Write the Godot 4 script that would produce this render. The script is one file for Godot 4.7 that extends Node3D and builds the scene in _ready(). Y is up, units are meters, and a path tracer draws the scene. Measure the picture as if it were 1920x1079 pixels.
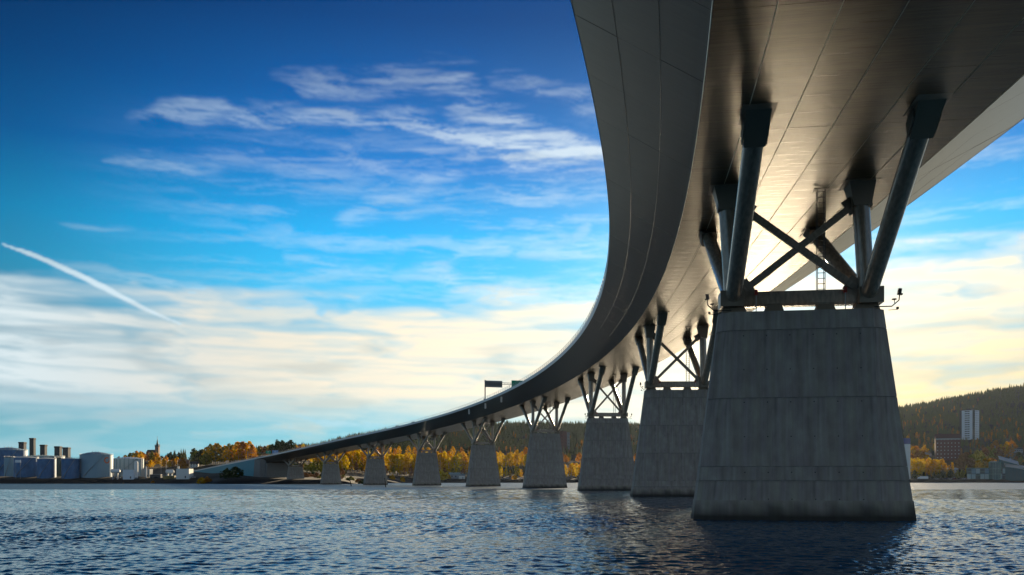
extends Node3D
# A long curved road bridge over a bay, autumn shore beyond. x right, y up, the far shore towards -z; metres, water at y = 0.

const CAM_H := 2.995
const F := 1690.0
const HORIZON := 901.6
const CURVE_A := [0.146, -0.3145, -0.0605, -0.0708, 0.0597, -0.0067]
const CURVE_H := [27.1386, 25.4748, -16.9438, -3.9627, 5.7079, -1.3267]
const PIER_S := [0.0, 100.971, 200.789, 298.968, 396.514, 487.877, 576.532, 664.777, 751.0]
const PIER_TOP := [15.9, 20.0, 21.6, 22.1, 21.06, 19.9, 18.0, 15.7, 14.6]
const S0 := -170
const S1 := 1160
var taken := {}
var cx := PackedFloat32Array()
var cz := PackedFloat32Array()
var ct := PackedFloat32Array()
var ch := PackedFloat32Array()
var rng := RandomNumberGenerator.new()
var M := {}
var terrain_noise := FastNoiseLite.new()

# ---------------------------------------------------------------- mesh builder
class MB:
	var v := PackedVector3Array()
	var n := PackedVector3Array()
	var uv := PackedVector2Array()
	var c := PackedColorArray()
	var ix := PackedInt32Array()
	var tint := Color(1, 1, 1)
	func vert(p: Vector3, nn: Vector3, t: Vector2) -> int:
		v.append(p); n.append(nn); uv.append(t); c.append(tint)
		return v.size() - 1
	func quad(a: Vector3, b: Vector3, d: Vector3, e: Vector3, off := Vector2.ZERO) -> void:  # counter-clockwise from outside
		var nn := (b - a).cross(e - a)
		if nn.length_squared() < 1e-12: nn = (d - b).cross(e - b)
		nn = nn.normalized()
		var w := (b - a).length()
		var h := (e - a).length()
		var i := vert(a, nn, off + Vector2(0, h))
		vert(b, nn, off + Vector2(w, h)); vert(d, nn, off + Vector2(w, 0)); vert(e, nn, off)
		ix.append_array(PackedInt32Array([i, i + 2, i + 1, i, i + 3, i + 2]))
	func quaduv(a: Vector3, b: Vector3, d: Vector3, e: Vector3, ua: Vector2, ub: Vector2, ud: Vector2, ue: Vector2) -> void:
		var nn := (b - a).cross(e - a).normalized()
		var i := vert(a, nn, ua)
		vert(b, nn, ub); vert(d, nn, ud); vert(e, nn, ue)
		ix.append_array(PackedInt32Array([i, i + 2, i + 1, i, i + 3, i + 2]))
	func tri(a: Vector3, b: Vector3, d: Vector3) -> void:
		var nn := (b - a).cross(d - a).normalized()
		var i := vert(a, nn, Vector2(0, 1))
		vert(b, nn, Vector2(1, 1)); vert(d, nn, Vector2(0.5, 0))
		ix.append_array(PackedInt32Array([i, i + 2, i + 1]))
	func box(at: Vector3, size: Vector3, b := Basis.IDENTITY) -> void:
		var h := size / 2
		var p := []
		for k in 8:
			p.append(at + b * Vector3(h.x if k & 1 else -h.x, h.y if k & 2 else -h.y, h.z if k & 4 else -h.z))
		quad(p[4], p[5], p[7], p[6]); quad(p[1], p[0], p[2], p[3]); quad(p[5], p[1], p[3], p[7])
		quad(p[0], p[4], p[6], p[2]); quad(p[6], p[7], p[3], p[2]); quad(p[0], p[1], p[5], p[4])
	func hexa(lo: Array, hi: Array) -> void:  # two rings of 4 points, counter-clockwise seen from above
		var m := lo.size()
		for k in m:
			quad(lo[k], lo[(k + 1) % m], hi[(k + 1) % m], hi[k])
		quad(hi[0], hi[1], hi[2], hi[3]); quad(lo[3], lo[2], lo[1], lo[0])
	func beam(a: Vector3, b: Vector3, w: float, h: float, up := Vector3.UP) -> void:
		var z := (b - a).normalized()
		var x := up.cross(z).normalized()
		box((a + b) / 2, Vector3(w, h, (b - a).length()), Basis(x, z.cross(x), z))
	func tube(a: Vector3, b: Vector3, r0: float, r1: float, sides := 10, caps := true) -> void:
		var z := (b - a).normalized()
		var x := z.cross(Vector3.UP if absf(z.y) < 0.95 else Vector3.RIGHT).normalized()
		var y := z.cross(x)
		var l := (b - a).length()
		var i := v.size()
		for k in sides + 1:
			var t := TAU * k / sides
			var d := x * cos(t) + y * sin(t)
			vert(a + d * r0, d, Vector2(float(k) / sides * TAU * r0, l)); vert(b + d * r1, d, Vector2(float(k) / sides * TAU * r0, 0))
		for k in sides:
			var q := i + k * 2
			ix.append_array(PackedInt32Array([q, q + 1, q + 2, q + 2, q + 1, q + 3]))
		if caps:
			for e in 2:
				var o: Vector3 = b if e else a
				var r := r1 if e else r0
				var nn := z if e else -z
				var m := vert(o, nn, Vector2.ZERO)
				for k in sides + 1:
					var t := TAU * k / sides
					vert(o + (x * cos(t) + y * sin(t)) * r, nn, Vector2(cos(t), sin(t)))
				for k in sides:
					ix.append_array(PackedInt32Array([m, m + 1 + k, m + 2 + k] if not e else [m, m + 2 + k, m + 1 + k]))
	func lathe(at: Vector3, profile: Array, sides := 32, round := false) -> void:  # profile of [r, y], upwards
		var l := 0.0
		for j in profile.size() - 1:
			var p: Array = profile[j]
			var q: Array = profile[j + 1]
			var d := Vector2(q[0] - p[0], q[1] - p[1])
			var nn := Vector2(d.y, -d.x).normalized()
			var i := v.size()
			for k in sides + 1:
				var t := TAU * k / sides
				var o := Vector3(cos(t), 0, sin(t))
				var no := (o * nn.x + Vector3.UP * nn.y).normalized()
				vert(at + o * p[0] + Vector3.UP * p[1], no, Vector2(t * maxf(p[0], 0.5), l)); vert(at + o * q[0] + Vector3.UP * q[1], no, Vector2(t * maxf(p[0], 0.5), l + d.length()))
			l += d.length()
			for k in sides:
				var a := i + k * 2
				ix.append_array(PackedInt32Array([a, a + 2, a + 1, a + 1, a + 2, a + 3]))
	func sheet(rows: Array, uvs: Array, flip := false) -> void:  # smooth grid of points; rows of PackedVector3Array
		var i := v.size()
		var w: int = rows[0].size()
		for j in rows.size():
			for k in w:
				var du: Vector3 = rows[j][mini(k + 1, w - 1)] - rows[j][maxi(k - 1, 0)]
				var dv: Vector3 = rows[mini(j + 1, rows.size() - 1)][k] - rows[maxi(j - 1, 0)][k]
				var nn := du.cross(dv).normalized()
				vert(rows[j][k], -nn if flip else nn, uvs[j][k])
		for j in rows.size() - 1:
			for k in w - 1:
				var a := i + j * w + k
				ix.append_array(PackedInt32Array([a, a + 1, a + w, a + 1, a + w + 1, a + w] if flip else [a, a + w, a + 1, a + 1, a + w, a + w + 1]))
	func mesh() -> ArrayMesh:
		var a := []
		a.resize(Mesh.ARRAY_MAX)
		a[Mesh.ARRAY_VERTEX] = v; a[Mesh.ARRAY_NORMAL] = n; a[Mesh.ARRAY_TEX_UV] = uv; a[Mesh.ARRAY_COLOR] = c; a[Mesh.ARRAY_INDEX] = ix
		var m := ArrayMesh.new()
		m.add_surface_from_arrays(Mesh.PRIMITIVE_TRIANGLES, a)
		return m

# ---------------------------------------------------------------- naming
func numbered(called: String) -> String:
	var k: int = taken.get(called, -1) + 1
	taken[called] = k
	return called if k == 0 else "%s_%03d" % [called, k]

func tag(o: Node3D, label: String, category := "", group := "", kind := "") -> Node3D:
	if label: o.set_meta("label", label)
	if category: o.set_meta("category", category)
	if group: o.set_meta("group", group)
	if kind: o.set_meta("kind", kind)
	return o

func thing(called: String, at: Vector3, label: String, category: String, group := "", turn := 0.0) -> Node3D:
	var o := Node3D.new()
	o.name = numbered(called)
	add_child(o, true)
	o.position = at
	o.rotation.y = turn
	return tag(o, label, category, group)

func part(called: String, b: Variant, m: Material, parent: Node3D = null) -> MeshInstance3D:  # geometry in the parent's own axes
	var o := MeshInstance3D.new()
	o.mesh = b.mesh() if b is MB else b
	o.material_override = m
	if parent:
		o.name = called
		parent.add_child(o, true)
	else:
		o.name = numbered(called)
		add_child(o, true)
	return o

# ---------------------------------------------------------------- materials and textures
func srgb(r: float, g: float, b: float) -> Color:
	return Color(r, g, b).linear_to_srgb()

func mat(called: String, r: float, g: float, b: float, rough := 0.8, metal := 0.0) -> StandardMaterial3D:
	var m := StandardMaterial3D.new()
	m.resource_name = called
	m.albedo_color = srgb(r, g, b)
	m.roughness = rough
	m.metallic = metal
	M[called] = m
	return m

func noise(seed_: int, freq: float, oct := 4, kind := FastNoiseLite.TYPE_SIMPLEX_SMOOTH) -> FastNoiseLite:
	var f := FastNoiseLite.new()
	f.seed = seed_; f.frequency = freq; f.fractal_octaves = oct; f.noise_type = kind
	return f

func noise_tex(seed_: int, freq: float, lo: float, hi: float, size := 512, oct := 4) -> NoiseTexture2D:
	var t := NoiseTexture2D.new()
	t.width = size; t.height = size; t.seamless = true; t.noise = noise(seed_, freq, oct)
	var g := Gradient.new()
	g.set_color(0, Color(lo, lo, lo)); g.set_color(1, Color(hi, hi, hi))
	t.color_ramp = g
	return t

func normal_tex(seed_: int, freq: float, strength: float, size := 512, oct := 4) -> NoiseTexture2D:
	var t := NoiseTexture2D.new()
	t.width = size; t.height = size; t.seamless = true; t.noise = noise(seed_, freq, oct); t.as_normal_map = true; t.bump_strength = strength
	return t

func streaks(seed_: int, lo := 0.5) -> ImageTexture:   # fine lines across the rolled plate, with fainter broad patches
	var n := 512
	var a := noise(seed_, 0.035, 4)
	var p := noise(seed_ + 1, 0.006, 3)
	var im := Image.create(n, n, false, Image.FORMAT_RGB8)
	for x in n:
		var f := minf(1.0, minf(x, n - 1 - x) / 24.0)
		for y in n:
			var k := 0.62 + (0.55 * a.get_noise_2d(x * 1.6, y * 0.10) + 0.30 * p.get_noise_2d(x, y)) * f
			k = lerpf(lo, 1.0, clampf(k, 0, 1))
			im.set_pixel(x, y, Color(k, k, k))
	return ImageTexture.create_from_image(im)

func concrete_textures() -> Array:
	# board-marked concrete: fine vertical board lines, blotches, and soft dark runs that start at the top of each pour
	var n := 768
	var boards := noise(3, 0.012, 4)
	var blotch := noise(5, 0.005, 5)
	var runs := noise(8, 0.016, 4)
	var grain := noise(9, 0.22, 3)
	var alb := Image.create(n, n, false, Image.FORMAT_RGB8)
	var hgt := Image.create(n, n, false, Image.FORMAT_RGB8)
	for x in n:
		var b := boards.get_noise_1d(x * 1.0)
		var run := smoothstep(-0.05, 0.6, runs.get_noise_1d(x * 1.0 + 4000.0))
		var line := 1.0 if x % 11 == 0 else 0.0
		var bt := fposmod(sin(floorf(x / 11.0) * 91.7) * 4375.5, 1.0)
		for y in n:
			var yy := float(y) / n
			var q := blotch.get_noise_2d(x * 1.5, y * 0.6)
			var g := grain.get_noise_2d(x, y * 0.3)
			var long := runs.get_noise_2d(x * 1.6, y * 0.05)
			var k := 0.86 + 0.13 * q + 0.04 * b + 0.05 * g + (bt - 0.5) * 0.04 - line * 0.035 + 0.07 * long
			k *= 1.0 - run * 0.14 * (1.0 - smoothstep(0.0, 0.75, yy + q * 0.5))
			k *= 1.0 - 0.10 * smoothstep(0.04, 0.0, yy)
			k = clampf(lerpf(k, 0.84, 0.35), 0.2, 1.0)
			alb.set_pixel(x, y, Color(k, k * (0.985 + 0.03 * q), k * (0.965 + 0.04 * b)))
			var hh := clampf(0.6 + 0.2 * b + 0.12 * g - line * 0.3 + (bt - 0.5) * 0.15, 0, 1)
			hgt.set_pixel(x, y, Color(hh, hh, hh))
	return [ImageTexture.create_from_image(alb), ImageTexture.create_from_image(hgt)]

func make_materials() -> void:
	var ctex := concrete_textures()
	var m := mat("concrete", 0.49, 0.45, 0.425, 0.85)
	m.albedo_texture = ctex[0]
	m.uv1_scale = Vector3(1.0 / 7.0, 1.0 / 5.6, 1)
	m.vertex_color_use_as_albedo = true
	m.heightmap_enabled = true; m.heightmap_texture = ctex[1]; m.heightmap_scale = 1.6
	m = mat("concrete_plain", 0.30, 0.30, 0.29, 0.85)
	m.albedo_texture = noise_tex(21, 0.02, 0.65, 1.0)
	m.uv1_scale = Vector3(0.12, 0.12, 1)
	# painted steel plate of the box girder: satin, slightly wavy
	m = mat("deck_paint", 0.115, 0.088, 0.048, 0.40)
	m.metallic_specular = 0.22
	m.albedo_texture = streaks(31)
	m.roughness_texture = streaks(33, 0.55)
	m.uv1_scale = Vector3(1.0 / 3.0, 1.0 / 12.0, 1)
	m.normal_enabled = true; m.normal_texture = normal_tex(32, 0.012, 2.0, 512, 3); m.normal_scale = 0.05
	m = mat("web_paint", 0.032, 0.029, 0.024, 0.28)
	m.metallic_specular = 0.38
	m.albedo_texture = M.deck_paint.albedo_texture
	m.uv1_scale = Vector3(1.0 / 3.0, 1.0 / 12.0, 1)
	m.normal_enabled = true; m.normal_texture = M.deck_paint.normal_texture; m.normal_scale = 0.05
	mat("wet_concrete", 0.055, 0.055, 0.045, 0.35).albedo_texture = noise_tex(23, 0.03, 0.3, 1.0)
	mat("weld", 0.55, 0.48, 0.34, 0.3)
	mat("inside_dark", 0.02, 0.02, 0.02, 0.9)
	m = mat("steel_paint", 0.37, 0.295, 0.225, 0.24)
	m.metallic_specular = 0.8
	m.albedo_texture = noise_tex(35, 0.02, 0.75, 1.0)
	m.uv1_scale = Vector3(0.3, 0.1, 1)
	mat("gusset_paint", 0.22, 0.175, 0.13, 0.4)
	mat("fascia", 0.62, 0.63, 0.64, 0.5)
	mat("galvanised", 0.4, 0.41, 0.42, 0.45, 0.4)
	mat("asphalt", 0.05, 0.05, 0.052, 0.9)
	mat("white_paint", 0.78, 0.78, 0.76, 0.5)
	mat("black_paint", 0.02, 0.02, 0.022, 0.5)
	mat("red_paint", 0.35, 0.03, 0.02, 0.5)
	mat("sign_grey", 0.16, 0.17, 0.17, 0.5)
	mat("sign_green", 0.0, 0.30, 0.17, 0.45)
	mat("sign_blue", 0.12, 0.3, 0.6, 0.45)
	mat("dark_wood", 0.03, 0.025, 0.02, 0.9)

# ---------------------------------------------------------------- bridge line
func make_line() -> void:
	var n := S1 - S0 + 1
	cx.resize(n); cz.resize(n); ct.resize(n); ch.resize(n)
	for i in n:
		var s := float(S0 + i)
		var u := clampf(s, -75.0, 664.0) / 315.0
		var th := 0.0
		var h := 0.0
		for k in 6:
			th += CURVE_A[k] * pow(u, k)
			h += CURVE_H[k] * pow(u, k)
		if s < -75.0: h -= 0.0975 * (-75.0 - s)
		if s > 664.0: h -= 0.042 * minf(s - 664.0, 110.0) + 0.036 * maxf(s - 774.0, 0.0)
		ct[i] = th
		ch[i] = h + CAM_H
	var z := -S0
	cx[z] = 21.6095; cz[z] = 69.5076
	for i in range(z + 1, n):
		var a := (ct[i] + ct[i - 1]) / 2
		cx[i] = cx[i - 1] + sin(a); cz[i] = cz[i - 1] + cos(a)
	for i in range(z - 1, -1, -1):
		var a := (ct[i] + ct[i + 1]) / 2
		cx[i] = cx[i + 1] - sin(a); cz[i] = cz[i + 1] - cos(a)

func heading(s: float) -> float:
	var f := clampf(s - S0, 0.0, ct.size() - 1.001)
	var i := int(f)
	return lerpf(ct[i], ct[i + 1], f - i)

func on(s: float, w: float, dh: float) -> Vector3:  # a point of the bridge: along, across to the right, above the road line
	var f := clampf(s - S0, 0.0, ct.size() - 1.001)
	var i := int(f)
	var k := f - i
	var th := lerpf(ct[i], ct[i + 1], k)
	return Vector3(lerpf(cx[i], cx[i + 1], k) + cos(th) * w, lerpf(ch[i], ch[i + 1], k) + dh, -(lerpf(cz[i], cz[i + 1], k) - sin(th) * w))

const WL := -7.9
const DL := -4.27
const WR := 8.24
const DR := -4.43
const EL := -14.7
const ER := 17.15
const EH := -0.1
const EK := 0.2
const PIER_W := [0.5, 0.15, 0.0, 0.0, 0.0, 0.0, 0.0, 0.0, 0.0]
func bottom_dh(w: float) -> float:
	return lerpf(DL, DR, (w - WL) / (WR - WL))

# a plate of the deck between (w0, d0) and (w1, d1), from s0 to s1, its outside downwards
func plate(s0: float, s1: float, w0: float, d0: float, w1: float, d1: float, lift: float, step := 3.0, gap := 0.012, depth := 0.05) -> MB:
	var b := MB.new()
	var m := maxi(1, int(ceil((s1 - s0) / step)))
	var a0 := s0 + gap
	var a1 := s1 - gap
	var across := Vector2(w1 - w0, d1 - d0)
	var e := across.normalized() * gap
	var up := Vector2(-across.y, across.x).normalized()
	var p0 := Vector2(w0, d0) + e - up * lift
	var p1 := Vector2(w1, d1) - e - up * lift
	var rows := []
	var uvs := []
	for k in m + 1:
		var s := lerpf(a0, a1, float(k) / m)
		rows.append(PackedVector3Array([on(s, p0.x, p0.y), on(s, p1.x, p1.y)]))
		uvs.append(PackedVector2Array([Vector2(s, p0.x), Vector2(s, p0.x + across.length())]))
	b.sheet(rows, uvs, true)
	for k in m:  # the long edges, turned up
		for side in 2:
			var p := p1 if side else p0
			var q := p + up * depth
			var sa := lerpf(a0, a1, float(k) / m)
			var sb := lerpf(a0, a1, float(k + 1) / m)
			if side: b.quad(on(sa, p.x, p.y), on(sb, p.x, p.y), on(sb, q.x, q.y), on(sa, q.x, q.y))
			else: b.quad(on(sb, p.x, p.y), on(sa, p.x, p.y), on(sa, q.x, q.y), on(sb, q.x, q.y))
	for e2 in 2:
		var s := a1 if e2 else a0
		var q0 := p0 + up * depth
		var q1 := p1 + up * depth
		if e2: b.quad(on(s, p1.x, p1.y), on(s, p0.x, p0.y), on(s, q0.x, q0.y), on(s, q1.x, q1.y))
		else: b.quad(on(s, p0.x, p0.y), on(s, p1.x, p1.y), on(s, q1.x, q1.y), on(s, q0.x, q0.y))
	return b

func strip(s0: float, s1: float, pts: Array, step := 4.0) -> MB:  # a closed or open profile swept along the bridge; pts of Vector2(w, dh)
	var b := MB.new()
	var m := int(ceil((s1 - s0) / step))
	for j in pts.size() - 1:
		for k in m:
			var sa := lerpf(s0, s1, float(k) / m)
			var sb := lerpf(s0, s1, float(k + 1) / m)
			var p: Vector2 = pts[j]
			var q: Vector2 = pts[j + 1]
			b.quaduv(on(sa, p.x, p.y), on(sb, p.x, p.y), on(sb, q.x, q.y), on(sa, q.x, q.y), Vector2(sa, 0), Vector2(sb, 0), Vector2(sb, p.distance_to(q)), Vector2(sa, p.distance_to(q)))
	return b

func make_deck() -> void:
	var d := thing("bridge_deck", Vector3.ZERO, "long curved grey steel box girder deck carrying the road over the bay", "bridge")
	# plates one by one where the photograph tells them apart, longer ones beyond
	var edges := []
	var s := -168.0
	while s < -51.0:
		edges.append(s); s += 39.0
	s = -51.0
	while s < 129.0:
		edges.append(s); s += 9.0
	while s < 800.0:
		edges.append(s); s += 27.0
	edges.append(812.0)
	for k in edges.size() - 1:
		var a: float = edges[k]
		var b: float = edges[k + 1]
		var near := a >= -52.0 and b < 131.0
		var nb := 6 if near else 1
		var nw := 3 if near else 1
		for j in nb:
			var w0 := lerpf(WL, WR, float(j) / nb)
			var w1 := lerpf(WL, WR, float(j + 1) / nb)
			part("bottom_plate", plate(a, b, w0, bottom_dh(w0), w1, bottom_dh(w1), rng.randf() * 0.012 if near else 0.0), M.deck_paint, d)
		for j in nw:
			var f0 := float(j) / nw
			var f1 := float(j + 1) / nw
			part("left_web_plate", plate(a, b, lerpf(EL, WL, f0), lerpf(EH, DL, f0), lerpf(EL, WL, f1), lerpf(EH, DL, f1), rng.randf() * 0.012 if near else 0.0), M.web_paint, d)
			part("right_web_plate", plate(a, b, lerpf(WR, ER, f0), lerpf(DR, EK, f0), lerpf(WR, ER, f1), lerpf(DR, EK, f1), rng.randf() * 0.012 if near else 0.0), M.web_paint, d)
	part("inner_shell", strip(-168, 812, [Vector2(EL + 0.1, EH + 0.04), Vector2(WL + 0.05, DL + 0.045), Vector2(WR - 0.05, DR + 0.045), Vector2(ER - 0.1, EK + 0.04)], 3.0), M.inside_dark, d)
	for j in 7:  # weld beads along the plate edges
		var w := lerpf(WL, WR, j / 6.0)
		var y := bottom_dh(w)
		part("weld_seam", strip(-52, 129, [Vector2(w - 0.03, y - 0.004), Vector2(w, y - 0.045), Vector2(w + 0.03, y - 0.004)], 3.0), M.weld, d)
	for j in 2:
		var f := (j + 1) / 3.0
		part("weld_seam", strip(-52, 129, [Vector2(lerpf(EL, WL, f) - 0.015, lerpf(EH, DL, f)), Vector2(lerpf(EL, WL, f) - 0.01, lerpf(EH, DL, f) - 0.03), Vector2(lerpf(EL, WL, f) + 0.015, lerpf(EH, DL, f) - 0.012)], 3.0), M.web_paint, d)
	part("roadway", strip(-168, 940, [Vector2(ER - 0.45, 0.75), Vector2(1.0, 0.95), Vector2(EL + 0.45, 0.6)], 5.0), M.asphalt, d)
	part("edge_beam", strip(-168, 812, [Vector2(EL + 0.45, 0.4), Vector2(EL + 0.42, 1.04), Vector2(EL - 0.06, 1.0), Vector2(EL - 0.03, EH - 0.02), Vector2(EL + 0.02, EH + 0.03)], 3.0), M.fascia, d)
	part("edge_beam", strip(-168, 812, [Vector2(ER - 0.02, EK + 0.03), Vector2(ER + 0.03, EK - 0.02), Vector2(ER + 0.06, 1.2), Vector2(ER - 0.42, 1.24), Vector2(ER - 0.45, 0.5)], 3.0), M.fascia, d)
	for side in 2:  # tubular parapet, posts joined
		var w := ER - 0.16 if side else EL + 0.16
		var rails := MB.new()
		var q := -160.0
		while q < 930.0:
			for hh in [1.55, 2.15]:
				rails.tube(on(q, w, hh), on(q + 4.0, w, hh), 0.05, 0.05, 5, false)
			q += 4.0
		part("hand_rail", rails, M.galvanised, d)
		var posts := MB.new()
		q = -160.0
		while q < 930.0:
			posts.beam(on(q, w, 1.0), on(q, w, 2.2), 0.06, 0.12, Vector3.RIGHT)
			q += 4.0
		tag(part("rail_posts", posts, M.galvanised, d), "", "", "", "stuff")
	var mid := MB.new()
	var q2 := -160.0
	while q2 < 930.0:
		mid.tube(on(q2, 1.0, 1.75), on(q2 + 5.0, 1.0, 1.75), 0.09, 0.09, 5, false)
		mid.beam(on(q2, 1.0, 0.9), on(q2, 1.0, 1.75), 0.1, 0.1, Vector3.RIGHT)
		q2 += 5.0
	part("central_barrier", mid, M.galvanised, d)
	for ss in [317.0, 346.0, 375.0]:  # three white marker boards hung from the left web
		var mb := MB.new()
		var wb := lerpf(EL, WL, 0.12) - 0.2
		var p0 := on(ss, wb, -0.75)
		mb.box(p0 + Vector3(0, -1.1, 0), Vector3(0.75, 2.3, 0.12), Basis(Vector3.UP, -heading(ss)))
		mb.box(p0 + Vector3(0, 0.05, 0), Vector3(0.1, 0.3, 0.1))
		tag(part("marker_board", mb, M.white_paint, d), "white upright marker board hanging on the left web")

# ---------------------------------------------------------------- piers
const ORDER := ["nearest", "second nearest", "third nearest", "fourth nearest", "fifth nearest", "sixth nearest", "seventh nearest", "eighth nearest", "farthest"]
func pier_ring(top: float, y: float) -> Array:  # hexagonal plan, growing downwards
	var d := top - y
	var hw := 6.08 + 0.1225 * d
	var hc := 5.15 + 0.02 * d
	var lc := 1.35 + 0.085 * d
	var lo := 0.65 + 0.08 * d
	return [Vector3(-hw, y, lo), Vector3(-hc, y, lc), Vector3(hc, y, lc), Vector3(hw, y, lo), Vector3(hw, y, -lo), Vector3(hc, y, -lc), Vector3(-hc, y, -lc), Vector3(-hw, y, -lo)]

func make_pier(i: int) -> void:
	var s: float = PIER_S[i]
	var top: float = PIER_TOP[i]
	var foot := 3.6 if i == 8 else -2.5
	var at := on(s, PIER_W[i], 0)
	at.y = 0
	var where: String = ["standing alone in front, its wide stained face largest", "half hidden behind the front pier", "with the hill forest behind it", "with yellow trees on both sides", "below the white marker boards of the deck", "in front of the long yellow birch row", "beside the rightmost mooring post", "nearest the bank, one side in sun", "standing on the shore beside the abutment"][i]
	var p := thing("bridge_pier", at, "%s tapered concrete bridge pier, %s" % [ORDER[i], where], "bridge pier", "concrete piers of the curved bridge", -heading(s))
	var y := top
	var cuts := [1.46, 5.2, 5.2, 1.06]
	if top > 19.0: cuts = [1.46, 5.2, 5.2, 5.2, 1.06]
	if i == 8: cuts = [1.46, 5.2]
	var k := 0
	while y > foot + 0.01:
		var h: float = cuts[k] if k < cuts.size() else 99.0
		var y1 := maxf(foot, y - h)
		var b := MB.new()
		var a := pier_ring(top, y - 0.018)
		var c := pier_ring(top, y1 + 0.018)
		var off := Vector2(rng.randf() * 7.0, 1.6 if h < 2.0 else 0.0)
		var tone := rng.randf_range(0.92, 1.0)
		for j in 8:
			var q := (j + 1) % 8
			var tn := tone * rng.randf_range(0.96, 1.02)
			b.tint = Color(tn, tn, tn)
			b.quad(c[j], c[q], a[q], a[j], off + Vector2(j * 2.37, 0))
		for j in range(1, 7):
			b.tri(a[0], a[j], a[j + 1]); b.tri(c[0], c[j + 1], c[j])
		part("concrete_lift", b, M.concrete, p)
		if y1 > foot + 0.1:  # the recessed joint between two pours
			var jb := MB.new()
			var ja := pier_ring(top, y1 + 0.03)
			var jc := pier_ring(top, y1 - 0.03)
			for r in [ja, jc]:
				for j in 8:
					r[j] = Vector3(r[j].x - signf(r[j].x) * 0.06, r[j].y, r[j].z - signf(r[j].z) * 0.05)
			for j in 8:
				jb.quad(jc[j], jc[(j + 1) % 8], ja[(j + 1) % 8], ja[j])
			part("pour_joint", jb, M.concrete_plain, p)
		y = y1
		k += 1
	if i < 8:  # tide stain: wet and dark at the water, fading upwards with an uneven edge
		var b := MB.new()
		var levels := [[-0.5, 0.10], [0.28, 0.13], [0.5, 0.34], [0.95, 0.62], [1.5, 0.93]]
		for lv in levels.size() - 1:
			var a := pier_ring(top, levels[lv + 1][0])
			var c := pier_ring(top, levels[lv][0])
			for r in [a, c]:
				for j in 8:
					r[j] = Vector3(r[j].x + signf(r[j].x) * 0.05, r[j].y, r[j].z + signf(r[j].z) * 0.05)
			for j in 8:
				var q := (j + 1) % 8
				var m := maxi(1, int(a[j].distance_to(a[q]) / 0.6))
				var nn: Vector3 = (c[q] - c[j]).cross(a[j] - c[j]).normalized()
				for e in m + 1:
					var f := float(e) / m
					for up in 2:
						var p3: Vector3 = (a if up else c)[j].lerp((a if up else c)[q], f)
						var k3: float = levels[lv + up][1] * (1.0 + (0.28 * sin(f * m * 1.7 + j * 2.1) + 0.22 * sin(f * m * 0.63 + j)) * (1.0 if lv + up in [2, 3] else 0.0))
						b.tint = Color(k3, k3 * 1.0, k3 * 0.95)
						b.vert(p3, nn, Vector2(f * m * 0.6 + j * 2.37, 5.6 - p3.y))
					if e:
						var v0 := b.v.size() - 4
						b.ix.append_array(PackedInt32Array([v0, v0 + 1, v0 + 2, v0 + 1, v0 + 3, v0 + 2]))
		part("tide_band", b, M.concrete, p)
	if i < 2:  # plugged tie holes of the formwork
		for yy in ([14.0, 11.4, 8.9, 6.3, 3.6, 1.6] if i == 0 else [17.2, 14.0, 11.4, 8.6, 5.6, 3.0]):
			for xx in [-4.3, -2.6, -0.9, 0.8, 2.5, 4.2]:
				var tb := MB.new()
				var fz: float = 1.35 + 0.085 * (top - yy) + 0.004
				tb.tube(Vector3(xx, yy, fz - 0.05), Vector3(xx, yy, fz), 0.045, 0.045, 8)
				part("tie_hole", tb, M.inside_dark, p)
	make_frame(i, at)
	for side in [-1, 1]:
		if i < 5: pier_lamp(i, side, top)
	if i < 5: ladder(i, top)

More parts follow.
